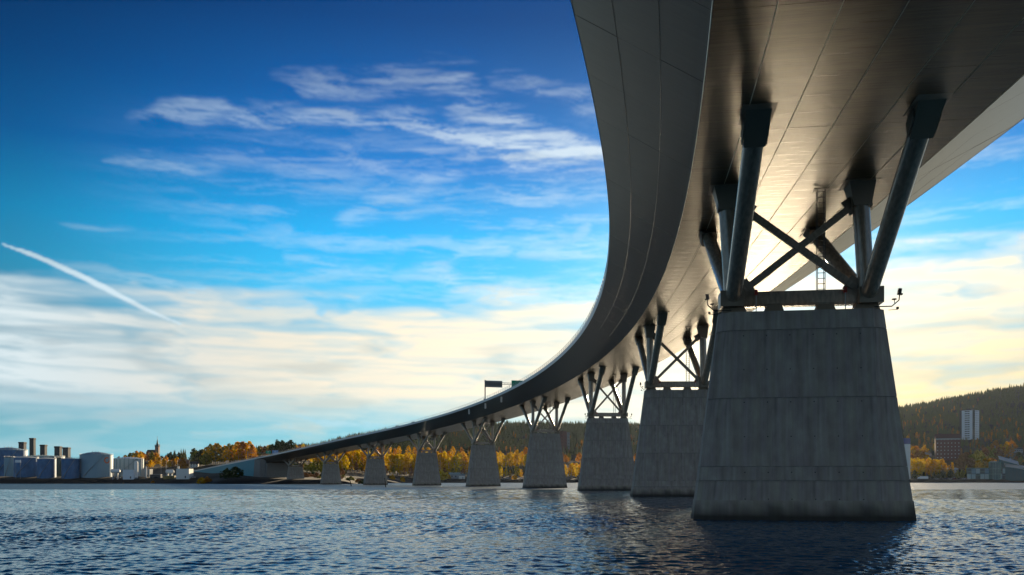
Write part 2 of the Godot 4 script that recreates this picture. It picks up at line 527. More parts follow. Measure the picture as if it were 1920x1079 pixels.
func make_frame(i: int, at: Vector3) -> void:
	var s: float = PIER_S[i]
	var top: float = PIER_TOP[i]
	var th := heading(s)
	var o := Vector3(at.x, top, at.z)
	var t := thing("steel_support", o, "grey steel support of splayed tubular legs standing on the %s pier" % ORDER[i], "bridge support", "splayed steel supports under the deck", -th)
	var inv := t.transform.affine_inverse()
	var k := 18.5 if i < 8 else 15.0
	var cap := clampf((on(s, 0, DL).y - top) / 12.0, 0.55, 1.05)
	for w in [-1.0, 1.0]:
		var x: float = w * 4.99
		var xw: float = PIER_W[i]
		var node := Vector3(x, 1.15, 0)
		for l in [-1.0, 0.0, 1.0]:
			var ww: float = x * (0.932 if l < 0 else 1.0)
			var tp := inv * on(s + l * k, ww, bottom_dh(ww) - 0.05)
			var from := node + Vector3(0, 0.1, -l * 0.75)
			var dir := (tp - from).normalized()
			var g := 2.5 * cap if l != 0.0 else 2.2 * cap
			var end := tp - dir * g
			var b := MB.new()
			b.tube(from, end + dir * 0.4, 0.62, 0.62, 24)
			part("leg", b, M.steel_paint, t)
			# flared head that spreads the load into the bottom plate
			var q := MB.new()
			var sx := Vector3(1, 0, 0)
			var sz := dir.cross(sx).normalized() * (-1.0)
			if sz.z < 0: sz = -sz
			var lo := []
			var hi := []
			for c in [[-1, 1], [1, 1], [1, -1], [-1, -1]]:
				lo.append(end + sx * (0.64 * c[0]) + sz * (0.66 * c[1]))
				var px: float = tp.x + (0.74 if l != 0.0 else 1.0) * c[0]
				var pz: float = tp.z + (1.15 if l != 0.0 else 1.05) * c[1]
				hi.append(Vector3(px, tp.y + 0.12, pz))
			q.hexa(lo, hi)
			var head := part("leg_head", q, M.gusset_paint, t)
			var f := MB.new()
			f.box(tp + Vector3(0, -0.07, 0), Vector3(1.9 if l != 0.0 else 2.5, 0.06, 3.0 if l != 0.0 else 2.6))
			part("head_plate", f, M.gusset_paint, head)
			for c in [-1, 1]:
				var fin := MB.new()
				fin.box(tp - dir * (g * 0.62) + sx * (0.72 * c), Vector3(0.05, g * 0.8, 1.0), Basis(sx, dir, sx.cross(dir)))
				part("stiffener", fin, M.gusset_paint, head)
		var shoe := MB.new()
		shoe.box(node + Vector3(w * 0.12, -0.08, 0), Vector3(1.75, 1.2, 2.4))
		part("shoe", shoe, M.gusset_paint, t)
	var tie := MB.new()
	for c in 4:
		tie.box(Vector3(0, 1.1, 0), Vector3(8.9 - 0.004 * c, 1.14 - 0.1 * c, 0.72 + 0.12 * c))
	part("tie_beam", tie, M.steel_paint, t)
	var hgt := on(s, 0, DL).y - top
	for w in [-1.0, 1.0]:
		var br := MB.new()
		br.beam(Vector3(w * 4.2, 1.8, 0.03 * w), Vector3(-w * 4.35, hgt - 1.9 * cap, 0.03 * w), 0.34, 0.52)
		part("cross_brace", br, M.steel_paint, t)
		for e in [0, 1]:
			var g2 := MB.new()
			var at2 := Vector3(w * 4.1, 1.95, 0) if e == 0 else Vector3(-w * 4.0, hgt - 2.1 * cap, 0)
			g2.box(at2, Vector3(1.3, 1.2, 0.2), Basis(Vector3.BACK, (0.6 if e == 0 else 0.6) * -w))
			part("brace_plate", g2, M.gusset_paint, t)
	for x in [-4.9, -1.9, 1.9, 4.9]:
		var be := MB.new()
		var ww := 1.5 if absf(x) > 3 else 1.1
		be.hexa([Vector3(x - ww / 2 - 0.2, 0.0, 0.7), Vector3(x + ww / 2 + 0.2, 0.0, 0.7), Vector3(x + ww / 2 + 0.2, 0.0, -0.7), Vector3(x - ww / 2 - 0.2, 0.0, -0.7)],
			[Vector3(x - ww / 2, 0.56, 0.6), Vector3(x + ww / 2, 0.56, 0.6), Vector3(x + ww / 2, 0.56, -0.6), Vector3(x - ww / 2, 0.56, -0.6)])
		part("bearing", be, M.gusset_paint, t)
	for x in [-3.3, 3.25]:
		var r := MB.new()
		r.tube(Vector3(x, 0.02, 0.95), Vector3(x, 1.35, 0.95), 0.035, 0.035, 6)
		var rod := part("inspection_rod", r, M.galvanised, t)
		var rr := MB.new()
		rr.box(Vector3(x, 1.5, 0.9), Vector3(0.22, 0.4, 0.3))
		part("red_fitting", rr, M.red_paint, rod)

func pier_lamp(i: int, side: int, top: float) -> void:
	var s: float = PIER_S[i]
	var at := on(s, side * 5.9 + PIER_W[i], 0)
	at.y = top
	var l := thing("pier_lamp", at, "black floodlight on a bent arm at the %s top corner of the %s pier" % ["left" if side < 0 else "right", ORDER[i]], "lamp", "floodlights on the pier tops", -heading(s))
	var b := MB.new()
	var x := float(side)
	var z := 1.5
	b.tube(Vector3(-x * 0.7, 0.06, z), Vector3(x * 0.55, 0.06, z), 0.045, 0.045, 6)
	b.tube(Vector3(x * 0.55, 0.06, z), Vector3(x * 1.05, 0.5, z), 0.045, 0.045, 6)
	b.tube(Vector3(x * 1.05, 0.5, z), Vector3(x * 1.1, 1.0, z), 0.045, 0.045, 6)
	part("arm", b, M.black_paint, l)
	var h := MB.new()
	h.box(Vector3(x * 1.1, 1.16, z), Vector3(0.24, 0.4, 0.26), Basis(Vector3.BACK, -0.15 * x))
	h.box(Vector3(x * 1.12, 0.95, z), Vector3(0.34, 0.1, 0.3), Basis(Vector3.BACK, -0.15 * x))
	part("lamp_head", h, M.black_paint, l)
	var c := MB.new()
	c.tube(Vector3(x * 0.75, 0.28, z), Vector3(x * 0.72, 0.55, z), 0.03, 0.03, 5)
	c.lathe(Vector3(x * 0.72, 0.5, z), [[0.02, 0.0], [0.2, 0.06], [0.16, 0.12], [0.0, 0.14]], 8)
	c.tube(Vector3(x * 0.3, -0.22, z), Vector3(x * 1.0, -0.18, z), 0.022, 0.022, 5)
	c.box(Vector3(x * 0.95, -0.08, z), Vector3(0.16, 0.16, 0.16))
	part("sensor", c, M.black_paint, l)

func ladder(i: int, top: float) -> void:
	var s: float = PIER_S[i]
	var at := on(s + 0.9, 2.35, 0)
	at.y = top
	var l := thing("access_ladder", at, "narrow caged steel ladder between the support legs of the %s pier" % ORDER[i], "ladder", "ladders up to the deck", -heading(s))
	var h := on(s, 2.35, bottom_dh(2.35)).y - top - 0.06
	for x in [-0.28, 0.28]:
		for z in [0.0, -0.55]:
			var b := MB.new()
			b.beam(Vector3(x, 0.0, z), Vector3(x, h, z), 0.07, 0.05, Vector3.RIGHT)
			part("stile", b, M.black_paint, l)
	var r := MB.new()
	r.beam(Vector3(-0.28, 0, 0), Vector3(0.28, 0, 0), 0.045, 0.045)
	var rung := r.mesh()
	var y := 0.3
	while y < h:
		part("rung", rung, M.black_paint, l).position.y = y
		y += 0.42
	var p := MB.new()
	p.box(Vector3(0.0, h - 0.03, -0.3), Vector3(1.1, 0.06, 1.0))
	part("hatch_frame", p, M.gusset_paint, l)

# ---------------------------------------------------------------- sky
func dir_az(px: float) -> float: return rad_to_deg(atan((px - 960.0) / F))
func dir_el(px: float, py: float) -> float: return rad_to_deg(atan((HORIZON - py) / sqrt(F * F + (px - 960.0) * (px - 960.0))))

const CLEAR := [[0.0, 0.20, 0.52, 0.62], [3.0, 0.22, 0.58, 0.70], [6.0, 0.22, 0.60, 0.80], [9.0, 0.14, 0.62, 0.92], [12.0, 0.05, 0.60, 1.04], [15.0, 0.013, 0.50, 1.04], [19.0, 0.003, 0.225, 0.70], [23.0, 0.001, 0.125, 0.46], [27.0, 0.0003, 0.066, 0.275], [32.0, 0.004, 0.048, 0.19], [45.0, 0.035, 0.065, 0.165], [90.0, 0.035, 0.06, 0.15]]
# cirrus: each a chain of (azimuth-like x, y, width, strength) points read off the sky
const CIRRUS := [
	[[235, 222, 8, 0.1], [300, 205, 12, 0.34], [420, 208, 14, 0.42], [520, 222, 16, 0.48], [640, 228, 20, 0.5], [760, 240, 24, 0.55], [860, 258, 28, 0.7], [960, 275, 30, 0.85], [1060, 290, 26, 0.85], [1160, 296, 26, 0.85], [1300, 300, 26, 0.6]],
	[[520, 145, 14, 0.2], [570, 168, 22, 0.35], [680, 158, 26, 0.28], [780, 140, 26, 0.33], [860, 160, 30, 0.38], [900, 225, 34, 0.55], [960, 262, 30, 0.6]],
	[[920, 155, 16, 0.2], [1000, 170, 20, 0.28], [1120, 185, 20, 0.25], [1300, 200, 20, 0.2]],
	[[195, 302, 6, 0.15], [260, 302, 18, 0.36], [350, 306, 18, 0.34], [450, 300, 14, 0.22], [560, 300, 26, 0.30], [700, 300, 26, 0.34], [850, 290, 22, 0.35]],
	[[500, 300, 14, 0.25], [580, 330, 22, 0.34], [660, 350, 20, 0.22], [720, 300, 18, 0.2]],
	[[655, 405, 14, 0.32], [700, 385, 22, 0.42], [770, 355, 28, 0.42], [830, 330, 24, 0.36], [885, 295, 20, 0.4]],
	[[660, 405, 10, 0.3], [760, 398, 12, 0.34], [870, 388, 10, 0.18], [1000, 380, 14, 0.15], [1130, 350, 12, 0.28]],
	[[940, 462, 10, 0.15], [1010, 462, 16, 0.42], [1090, 472, 18, 0.5], [1180, 480, 18, 0.4]],
	[[1020, 430, 12, 0.2], [1040, 440, 16, 0.3], [1075, 455, 12, 0.35], [1108, 415, 8, 0.3]],
	[[110, 416, 6, 0.15], [180, 424, 7, 0.25], [250, 430, 8, 0.12]],
	[[330, 412, 12, 0.08], [460, 440, 10, 0.18], [540, 434, 10, 0.22]],
	[[540, 485, 10, 0.25], [640, 480, 12, 0.36], [690, 488, 8, 0.15]],
	[[120, 495, 14, 0.25], [240, 525, 20, 0.4], [360, 555, 22, 0.5], [480, 580, 24, 0.5], [600, 600, 30, 0.4]],
	[[440, 560, 10, 0.2], [560, 528, 14, 0.35], [660, 505, 16, 0.35], [740, 492, 12, 0.2]],
	[[750, 515, 14, 0.3], [820, 505, 24, 0.5], [900, 535, 30, 0.55], [1000, 560, 36, 0.6], [1120, 560, 40, 0.6], [1260, 560, 40, 0.6]],
	[[1640, 480, 16, 0.3], [1740, 462, 18, 0.55], [1840, 448, 16, 0.55], [1960, 440, 16, 0.45], [2100, 450, 16, 0.4]],
	[[1780, 290, 5, 0.05], [1840, 285, 6, 0.2], [1960, 280, 6, 0.2], [2080, 290, 6, 0.1]],
]
const TRAIL := [[4, 458, 2.0, 0.6], [50, 474, 5.0, 0.85], [120, 503, 7.0, 0.9], [200, 542, 7.0, 0.95], [260, 574, 5.5, 0.95], [322, 602, 2.6, 0.9], [360, 616, 3.5, 0.18], [430, 640, 5.0, 0.06]]

func sky_texture(sun: Vector3) -> ImageTexture:
	var W := 4096
	var H := 2048
	var data := PackedFloat32Array()
	data.resize(W * H * 3)
	var warp := noise(41, 0.11, 3)
	var fine := noise(42, 0.5, 5)
	var band := noise(43, 0.13, 4)
	var segs := []   # strokes as segments in degrees
	for list in CIRRUS + [TRAIL]:
		for k in list.size() - 1:
			var a: Array = list[k]
			var b: Array = list[k + 1]
			var p := Vector2(dir_az(a[0]), dir_el(a[0], a[1]))
			var q := Vector2(dir_az(b[0]), dir_el(b[0], b[1]))
			var per := 0.0339 * pow(cos(deg_to_rad(p.x)), 2)
			segs.append([p, q, a[2] * per, b[2] * per, a[3], b[3], 1.0 if list == TRAIL else 0.0, minf(p.y, q.y) - 2.6 * maxf(a[2], b[2]) * per - 0.8, maxf(p.y, q.y) + 2.6 * maxf(a[2], b[2]) * per + 0.8])
	for row in H:
		var el := 90.0 - (row + 0.5) * 180.0 / H
		if el < -1.0: break
		var e := maxf(el, 0.0)
		var k := 0
		while k < CLEAR.size() - 2 and e > CLEAR[k + 1][0]: k += 1
		var f: float = clampf((e - CLEAR[k][0]) / (CLEAR[k + 1][0] - CLEAR[k][0]), 0, 1)
		var base := Vector3(lerpf(CLEAR[k][1], CLEAR[k + 1][1], f), lerpf(CLEAR[k][2], CLEAR[k + 1][2], f), lerpf(CLEAR[k][3], CLEAR[k + 1][3], f))
		var here := segs.filter(func(g): return e > g[7] and e < g[8])
		var ce := cos(deg_to_rad(e))
		var se := sin(deg_to_rad(e))
		var step := 1 if e < 34.0 else (4 if e < 60.0 else 16)
		var col := 0
		while col < W:
			var az := (col + 0.5) * 360.0 / W
			if az > 180.0: az -= 360.0
			var ra := deg_to_rad(az)
			var cg := sin(ra) * ce * sun.x + se * sun.y - cos(ra) * ce * sun.z * 1.0
			cg = sin(ra) * ce * sun.x + se * sun.y + (-cos(ra) * ce) * sun.z
			var toward := clampf((cg + 0.1) / 1.05, 0.0, 1.0)     # 1 at the sun, 0 far from it
			var t2 := toward * toward
			var dim := lerpf(lerpf(0.30, 0.38, smoothstep(0.2, 0.7, toward)), 0.98, smoothstep(0.73, 0.99, toward))
			dim += 0.34 * smoothstep(0.2, -0.6, cg)   # brighter again opposite the sun
			if e < 8.0: dim = lerpf(lerpf(0.7, 1.15, toward), dim, e / 8.0)
			var c := base * dim
			var aureole := exp((cg - 1.0) * 20.0)
			c += Vector3(0.10, 0.14, 0.10) * aureole * smoothstep(34.0, 16.0, e) + Vector3(0.5, 0.4, 0.25) * exp((cg - 1.0) * 110.0)
			if e < 60.0:
				# the veil low in the sky, drawn out along the horizon
				var wx := warp.get_noise_2d(az * 0.8, e * 2.0)
				var b1 := band.get_noise_2d(az * 0.55 + 3.0 * wx, e * 4.2 + wx * 2.2)
				var top := 10.6 + 2.2 * smoothstep(10.0, 24.0, az) + b1 * 2.2
				var veil := smoothstep(top + 1.6, top - 2.0, e) * (0.86 + 0.3 * b1)
				var low := smoothstep(6.0, 3.0, e) * smoothstep(14.0, -12.0, az)
				veil *= 1.0 - low * clampf(0.95 + 0.9 * b1, 0, 1)
				veil *= 1.0 - smoothstep(1.8, 0.3, e) * 0.35
				veil *= lerpf(0.9, 1.0, smoothstep(0.15, 0.6, toward))
				var b2 := fine.get_noise_2d(az * 0.22 + 2.0 * wx, e * 3.6 + az * 0.08)
				veil *= clampf(0.94 + 0.55 * b2, 0, 1.08)
				var cir := 0.0
				if absf(az) < 45.0:
					var wob := warp.get_noise_2d(az * 1.1, e * 2.6 + 50.0)
					var p := Vector2(az + wob * 0.8, e + wob * 0.8 + 0.16 * fine.get_noise_2d(az * 0.7, e * 3.0))
					var pt := Vector2(az, e + 0.05 * fine.get_noise_2d(az * 1.6, e * 1.6))
					var fil := -9.0
					for g in here:
						var a: Vector2 = g[0]
						var b: Vector2 = g[1]
						var pp: Vector2 = pt if g[6] > 0.5 else p
						if pp.x < minf(a.x, b.x) - 2.6 or pp.x > maxf(a.x, b.x) + 2.6: continue
						var ab := b - a
						var u := clampf((pp - a).dot(ab) / ab.length_squared(), 0, 1)
						var dd := (pp - a - ab * u).length() / lerpf(g[2], g[3], u)
						if dd > 2.6: continue
						if g[6] > 0.5:
							cir = maxf(cir, lerpf(g[4], g[5], u) * smoothstep(1.15, 0.5, dd))
						else:
							if fil < -5.0:
								var n1 := fine.get_noise_2d(az * 0.25 + 1.0 * wob, e * 1.6 + az * 0.12)
								var n2 := 1.0 - absf(fine.get_noise_2d(az * 0.16 + 0.9 * wob + 300.0, e * 2.6 - az * 0.16)) * 2.4
								var n3 := 1.0 - absf(fine.get_noise_2d(az * 0.55 + 700.0, e * 7.0 + az * 0.5 + 4.0 * wob)) * 2.4
								fil = 0.12 + 0.9 * n1 + 0.52 * n2 + 0.34 * n3
							cir = maxf(cir, lerpf(g[4], g[5], u) * 0.84 * smoothstep(0.06, 1.4, exp(-dd * dd * 0.5) * (0.30 + fil) - 0.1 * dd))
					# thin fibres over the middle of the sky
					var thin := clampf(fine.get_noise_2d(az * 0.10 + 0.8 * wob, e * 1.5 - az * 0.05 + 90.0) + 0.4 * (1.0 - absf(fine.get_noise_2d(az * 0.4, e * 5.0 + 2.0 * wob)) * 2.6) - 0.1, 0, 1)
					cir = maxf(cir, thin * 0.42 * smoothstep(23.0, 17.0, e) * smoothstep(-28.0, -8.0, az))
				else:
					# the same thin cirrus elsewhere round the sky
					cir = clampf(0.22 + b1 * 1.1, 0, 0.7) * smoothstep(8.0, 14.0, e) * smoothstep(60.0, 40.0, e) * smoothstep(45.0, 60.0, absf(az))
				var k2 := clampf(1.0 - (1.0 - clampf(veil, 0, 1)) * (1.0 - clampf(cir, 0, 0.97)), 0, 1)
				var white := Vector3(0.60, 0.63, 0.62).lerp(Vector3(1.0, 0.89, 0.70), smoothstep(0.76, 1.0, toward))
				white = white.lerp(Vector3(0.76, 0.89, 0.94), smoothstep(0.3, 0.66, toward) * (1.0 - smoothstep(0.72, 0.95, toward)))
				if cir > veil: white = white.lerp(Vector3(0.64, 0.82, 0.93) * lerpf(0.75, 1.08, toward), 0.8 * smoothstep(0.2, 0.6, toward))
				white += Vector3(0.30, 0.25, 0.15) * aureole + Vector3(0.4, 0.32, 0.2) * exp((cg - 1.0) * 110.0)
				white *= 1.0 - 0.16 * clampf(-b1 * 2.2, 0, 1)
				var warm := smoothstep(12.0, 2.0, e) * smoothstep(8.0, 24.0, az) * smoothstep(80.0, 40.0, az)
				white = white * Vector3(1.0 - 0.08 * warm, 1.0 - 0.20 * warm, 1.0 - 0.50 * warm)
				c = c.lerp(white, k2)
			for q in mini(step, W - col):
				var i := (row * W + col + q) * 3
				data[i] = maxf(c.x, 0); data[i + 1] = maxf(c.y, 0); data[i + 2] = maxf(c.z, 0)
			col += step
	var im := Image.create_from_data(W, H, false, Image.FORMAT_RGBF, data.to_byte_array())
	return ImageTexture.create_from_image(im)

# ---------------------------------------------------------------- land
const LAND := [
	[-900, [[868, -3], [878, 4.2], [900, 7], [1100, 8], [1600, 10], [3600, 14]]],
	[190, [[868, -3], [878, 4.2], [900, 7], [1100, 8], [1600, 10], [3600, 14]]],
	[222, [[868, -3], [878, 4.2], [900, 6.5], [1080, 9], [1220, 22], [1450, 30], [1700, 26], [3600, 18]]],
	[255, [[868, -3], [878, 4.2], [900, 6.5], [1080, 9], [1220, 29], [1450, 38], [1700, 30], [3600, 20]]],
	[330, [[850, -3], [860, 4.0], [880, 6.0], [1050, 11], [1220, 27], [1450, 36], [1700, 34], [3600, 20]]],
	[430, [[770, -3], [780, 4], [800, 6], [1000, 14], [1150, 25], [1400, 40], [1800, 50], [3600, 30]]],
	[545, [[740, -3], [748, 3], [758, 4.2], [850, 7], [1050, 18], [1200, 34], [1500, 50], [2000, 60], [3600, 40]]],
	[640, [[746, -3], [755, 3], [790, 4.5], [1000, 8], [1230, 14], [1400, 34], [1700, 60], [2300, 100], [3600, 80]]],
	[720, [[1000, -3], [1012, 3.5], [1100, 6], [1250, 12], [1400, 34], [1600, 58], [2300, 122], [3600, 100]]],
	[800, [[1150, -3], [1158, 4], [1230, 7], [1290, 13], [1420, 32], [1600, 55], [2300, 134], [3600, 120]]],
	[1000, [[1180, -3], [1188, 4], [1235, 6], [1300, 12], [1450, 34], [1600, 52], [2300, 140], [3600, 130]]],
	[1190, [[1190, -3], [1198, 4], [1240, 6], [1300, 13], [1450, 36], [1600, 54], [2300, 138], [3600, 130]]],
	[1500, [[1230, -3], [1238, 4.2], [1300, 6], [1420, 18], [1600, 45], [2000, 105], [2500, 158], [3600, 180]]],
	[1690, [[1250, -3], [1257, 4.5], [1335, 6.5], [1420, 18], [1550, 47], [1750, 82], [2100, 140], [2600, 205], [3600, 250]]],
	[1920, [[1250, -3], [1257, 4.5], [1345, 6.5], [1450, 22], [1550, 45], [1750, 82], [2100, 140], [2600, 268], [3600, 300]]],
	[2250, [[1250, -3], [1257, 4.5], [1345, 6.5], [1450, 20], [1600, 40], [1900, 90], [2600, 270], [3600, 300]]],
	[2900, [[1250, -3], [1257, 4.5], [1345, 6.5], [1450, 16], [1700, 30], [2600, 150], [3600, 200]]],
]
func column(k: int, d: float) -> float:
	var l: Array = LAND[k][1]
	if d <= l[0][0]: return l[0][1] - minf((l[0][0] - d) * 0.05, 3.0)
	for j in l.size() - 1:
		if d < l[j + 1][0]:
			var f: float = (d - l[j][0]) / (l[j + 1][0] - l[j][0])
			if j > 2: f = lerpf(f, smoothstep(0.0, 1.0, f), 0.4)
			return lerpf(l[j][1], l[j + 1][1], f)
	return l[-1][1]

func ground(x: float, d: float) -> float:
	var px := 960.0 + F * x / d
	var k := 0
	while k < LAND.size() - 2 and px > LAND[k + 1][0]: k += 1
	var f := clampf((px - LAND[k][0]) / (LAND[k + 1][0] - LAND[k][0]), 0, 1)
	var h := lerpf(column(k, d), column(k + 1, d), f)
	if h > 3.0: h += terrain_noise.get_noise_2d(x, d) * minf((h - 3.0) * 0.16, 9.0)
	return h

func spot(px: float, d: float, lift := 0.0) -> Vector3:  # a point on the ground, by bearing and distance
	var x := (px - 960.0) / F * d
	return Vector3(x, ground(x, d) + lift, -d)

func height_of(py: float, d: float) -> float: return CAM_H + (HORIZON - py) / F * d

func make_land() -> void:
	var b := MB.new()
	var zs := []
	var z := 728.0
	while z < 3600.0:
		zs.append(z)
		z += 4.0 if z < 780.0 else (6.0 if z < 1320.0 else 14.0 if z < 1800.0 else 26.0)
	var xs := []
	var x := -1500.0
	while x < 2700.0:
		xs.append(x)
		x += 9.0 if x > -620.0 and x < 900.0 else 22.0
	var speck := noise(52, 0.02, 4)
	var w := xs.size()
	var hs := PackedFloat32Array()
	hs.resize(w * zs.size())
	for j in zs.size():
		for i in w:
			hs[j * w + i] = ground(xs[i], zs[j])
	for j in zs.size():
		for i in w:
			var h := hs[j * w + i]
			var i0 := maxi(i - 1, 0)
			var i1 := mini(i + 1, w - 1)
			var j0 := maxi(j - 1, 0)
			var j1 := mini(j + 1, zs.size() - 1)
			var gx: float = (hs[j * w + i1] - hs[j * w + i0]) / (xs[i1] - xs[i0])
			var gz: float = (hs[j1 * w + i] - hs[j0 * w + i]) / (zs[j1] - zs[j0])
			var q := speck.get_noise_2d(xs[i], zs[j])
			var c := Color(0.016, 0.014, 0.012)
			if h > 3.0: c = Color(0.030, 0.028, 0.014).lerp(Color(0.055, 0.044, 0.026), clampf(0.5 + q, 0, 1))
			if h > 7.5: c = Color(0.035, 0.035, 0.014).lerp(Color(0.06, 0.045, 0.018), clampf(0.5 + q * 1.4, 0, 1))
			if h > 40.0: c = Color(0.022, 0.028, 0.012).lerp(Color(0.05, 0.032, 0.012), clampf(0.4 + q * 1.4, 0, 1))
			b.tint = c
			b.vert(Vector3(xs[i], h, -zs[j]), Vector3(-gx, 1, gz).normalized(), Vector2(xs[i], zs[j]) / 20.0)
	for j in zs.size() - 1:
		for i in w - 1:
			var a := j * w + i
			b.ix.append_array(PackedInt32Array([a, a + w, a + 1, a + 1, a + w, a + w + 1]))
	var m := mat("soil", 1, 1, 1, 0.95)
	m.vertex_color_use_as_albedo = true
	var t := noise_tex(53, 0.03, 0.55, 1.0)
	m.albedo_texture = t
	tag(part("terrain", b, m), "autumn shore and wooded hillsides around the bay", "", "", "structure")

const WAVES := 26
var wk := PackedVector2Array()
var wa := PackedFloat32Array()
var wp := PackedFloat32Array()
func make_waves() -> void:
	var r := RandomNumberGenerator.new()
	r.seed = 77
	for k in WAVES:
		var l := 0.30 * pow(4.5, r.randf())
		var d := deg_to_rad(24.0 + r.randfn(0.0, 36.0))
		var kk := TAU / l
		wk.append(Vector2(sin(d), cos(d)) * kk)
		wa.append(0.052 / kk * (0.7 + 0.6 * r.randf()))
		wp.append(r.randf() * TAU)

func water_band(b: MB, x0: float, x1: float, d0: float, d1: float, step: float, fade: Rect2) -> void:
	var nx := int((x1 - x0) / step) + 1
	var nd := int((d1 - d0) / step) + 1
	var i0 := b.v.size()
	var gust := noise(66, 0.018, 3)
	for j in nd:
		var d := d0 + j * step
		for i in nx:
			var x := x0 + i * step
			var h := 0.0
			var gx := 0.0
			var gd := 0.0
			var edge := clampf(minf(minf(x - fade.position.x, fade.end.x - x), minf(d - fade.position.y, fade.end.y - d)) / 5.0, 0, 1)
			var am := edge * clampf(0.85 + 0.8 * gust.get_noise_2d(x * 0.6, d), 0.35, 1.5)
			if am > 0.0:
				for k in WAVES:
					var t := wk[k].x * x + wk[k].y * d + wp[k]
					var sn := sin(t)
					h += wa[k] * sn
					var cs := wa[k] * cos(t)
					gx += cs * wk[k].x; gd += cs * wk[k].y
			b.vert(Vector3(x, h * am, -d), Vector3(-gx * am, 1, gd * am).normalized(), Vector2(x, d))
	for j in nd - 1:
		for i in nx - 1:
			var a := i0 + j * nx + i
			b.ix.append_array(PackedInt32Array([a, a + nx, a + 1, a + 1, a + nx, a + nx + 1]))

func make_water() -> void:
	make_waves()
	var m := mat("water", 0.016, 0.075, 0.14, 0.07)
	m.metallic_specular = 0.28
	m.uv1_scale = Vector3(1.0 / 9.0, 1.0 / 9.0, 1)
	m.normal_enabled = true; m.normal_texture = normal_tex(61, 0.022, 6.0, 1024, 5); m.normal_scale = 0.3
	var fade := Rect2(-190, 17.9, 380, 282)
	var b := MB.new()
	water_band(b, -34, 34, 18, 46.1, 0.11, fade)
	water_band(b, -56, 56, 46, 82.1, 0.2, fade)
	water_band(b, -96, 96, 82, 142.1, 0.36, fade)
	water_band(b, -190, 190, 142, 300, 0.75, fade)
	for side in [-1.0, 1.0]:
		for q in [[34.0, 190.0, 18.0, 46.0], [56.0, 190.0, 46.0, 82.0], [96.0, 190.0, 82.0, 142.0]]:
			if side > 0: water_band(b, q[0], q[1], q[2], q[3] + 1.4, 1.4, fade)
			else: water_band(b, -q[1], -q[0], q[2], q[3] + 1.4, 1.4, fade)
	tag(part("water", b, m), "rippled blue water of the bay round the piers", "", "", "structure")
	var far := mat("far_water", 0.016, 0.075, 0.14, 0.4)
	far.metallic_specular = 0.32
	far.uv1_scale = Vector3(1.0 / 60.0, 1.0 / 60.0, 1)
	far.normal_enabled = true; far.normal_texture = normal_tex(62, 0.02, 6.0, 1024, 5); far.normal_scale = 1.5
	var o := MB.new()
	for r in [[-5000, 5000, -900, 18], [-5000, 5000, 300, 4200], [-5000, -190, 18, 300], [190, 5000, 18, 300]]:
		o.quaduv(Vector3(r[0], 0, -r[2]), Vector3(r[1], 0, -r[2]), Vector3(r[1], 0, -r[3]), Vector3(r[0], 0, -r[3]), Vector2(r[0], r[2]), Vector2(r[1], r[2]), Vector2(r[1], r[3]), Vector2(r[0], r[3]))
	tag(part("water", o, far), "open water of the bay out to the far shore", "", "", "structure")

# ---------------------------------------------------------------- trees
var crown_mats := {}
func leaf_mat(called: String, r: float, g: float, b: float, back := 1.0) -> void:
	var m := mat(called, r, g, b, 0.75)
	m.backlight_enabled = true
	m.backlight = Color(back, back, back * 0.85)
	m.vertex_color_use_as_albedo = true
	m.metallic_specular = 0.25

func crown(seed_: int, h: float, w: float, low: float, kind: String) -> ArrayMesh:
	# leaf clumps on the ends of limbs: many small faces spread through an uneven crown, with gaps between the clumps
	var r := RandomNumberGenerator.new()
	r.seed = seed_
	var b := MB.new()
	var clumps := 26 if kind == "round" else 22
	for k in clumps:
		var f := pow(float(k) / (clumps - 1), 0.9)
		var y := lerpf(low, 0.95, f)
		var env := sin(PI * clampf(0.12 + 0.86 * pow(f, 0.75), 0, 1)) if kind == "round" else (1.0 - f * 0.86) * (0.55 + 0.45 * minf(1.0, f * 5.0)) if kind == "spire" else sin(PI * clampf(0.16 + 0.80 * f, 0, 1)) * 0.95
		var a := k * 2.39996 + r.randf() * 0.9
		var rad := env * w * 0.5 * sqrt(r.randf_range(0.12, 0.85))
		var c := Vector3(cos(a) * rad, y * h, sin(a) * rad)
		var cr := w * r.randf_range(0.13, 0.24) * (0.55 + 0.6 * env)
		var tone := r.randf_range(0.72, 1.12)
		for q in r.randi_range(13, 20):
			var d := Vector3(r.randfn(), r.randfn() * 1.0, r.randfn()).normalized()
			var p := c + d * cr * pow(r.randf(), 0.4) * Vector3(1, 1.25, 1)
			var s := w * r.randf_range(0.035, 0.065) + 0.16
			var u := Vector3(r.randfn(), r.randfn(), r.randfn()).normalized()
			var t := u.cross(d).normalized()
			var e := d.cross(t) * 0.6 + d * 0.5 * r.randf_range(-1, 1)
			var g := tone * r.randf_range(0.85, 1.12)
			b.tint = Color(g, g * r.randf_range(0.92, 1.04), g)
			b.quad(p - t * s - e * s, p + t * s - e * s * 0.8, p + t * s * 0.8 + e * s, p - t * s * 0.9 + e * s * 1.1)
	return b.mesh()

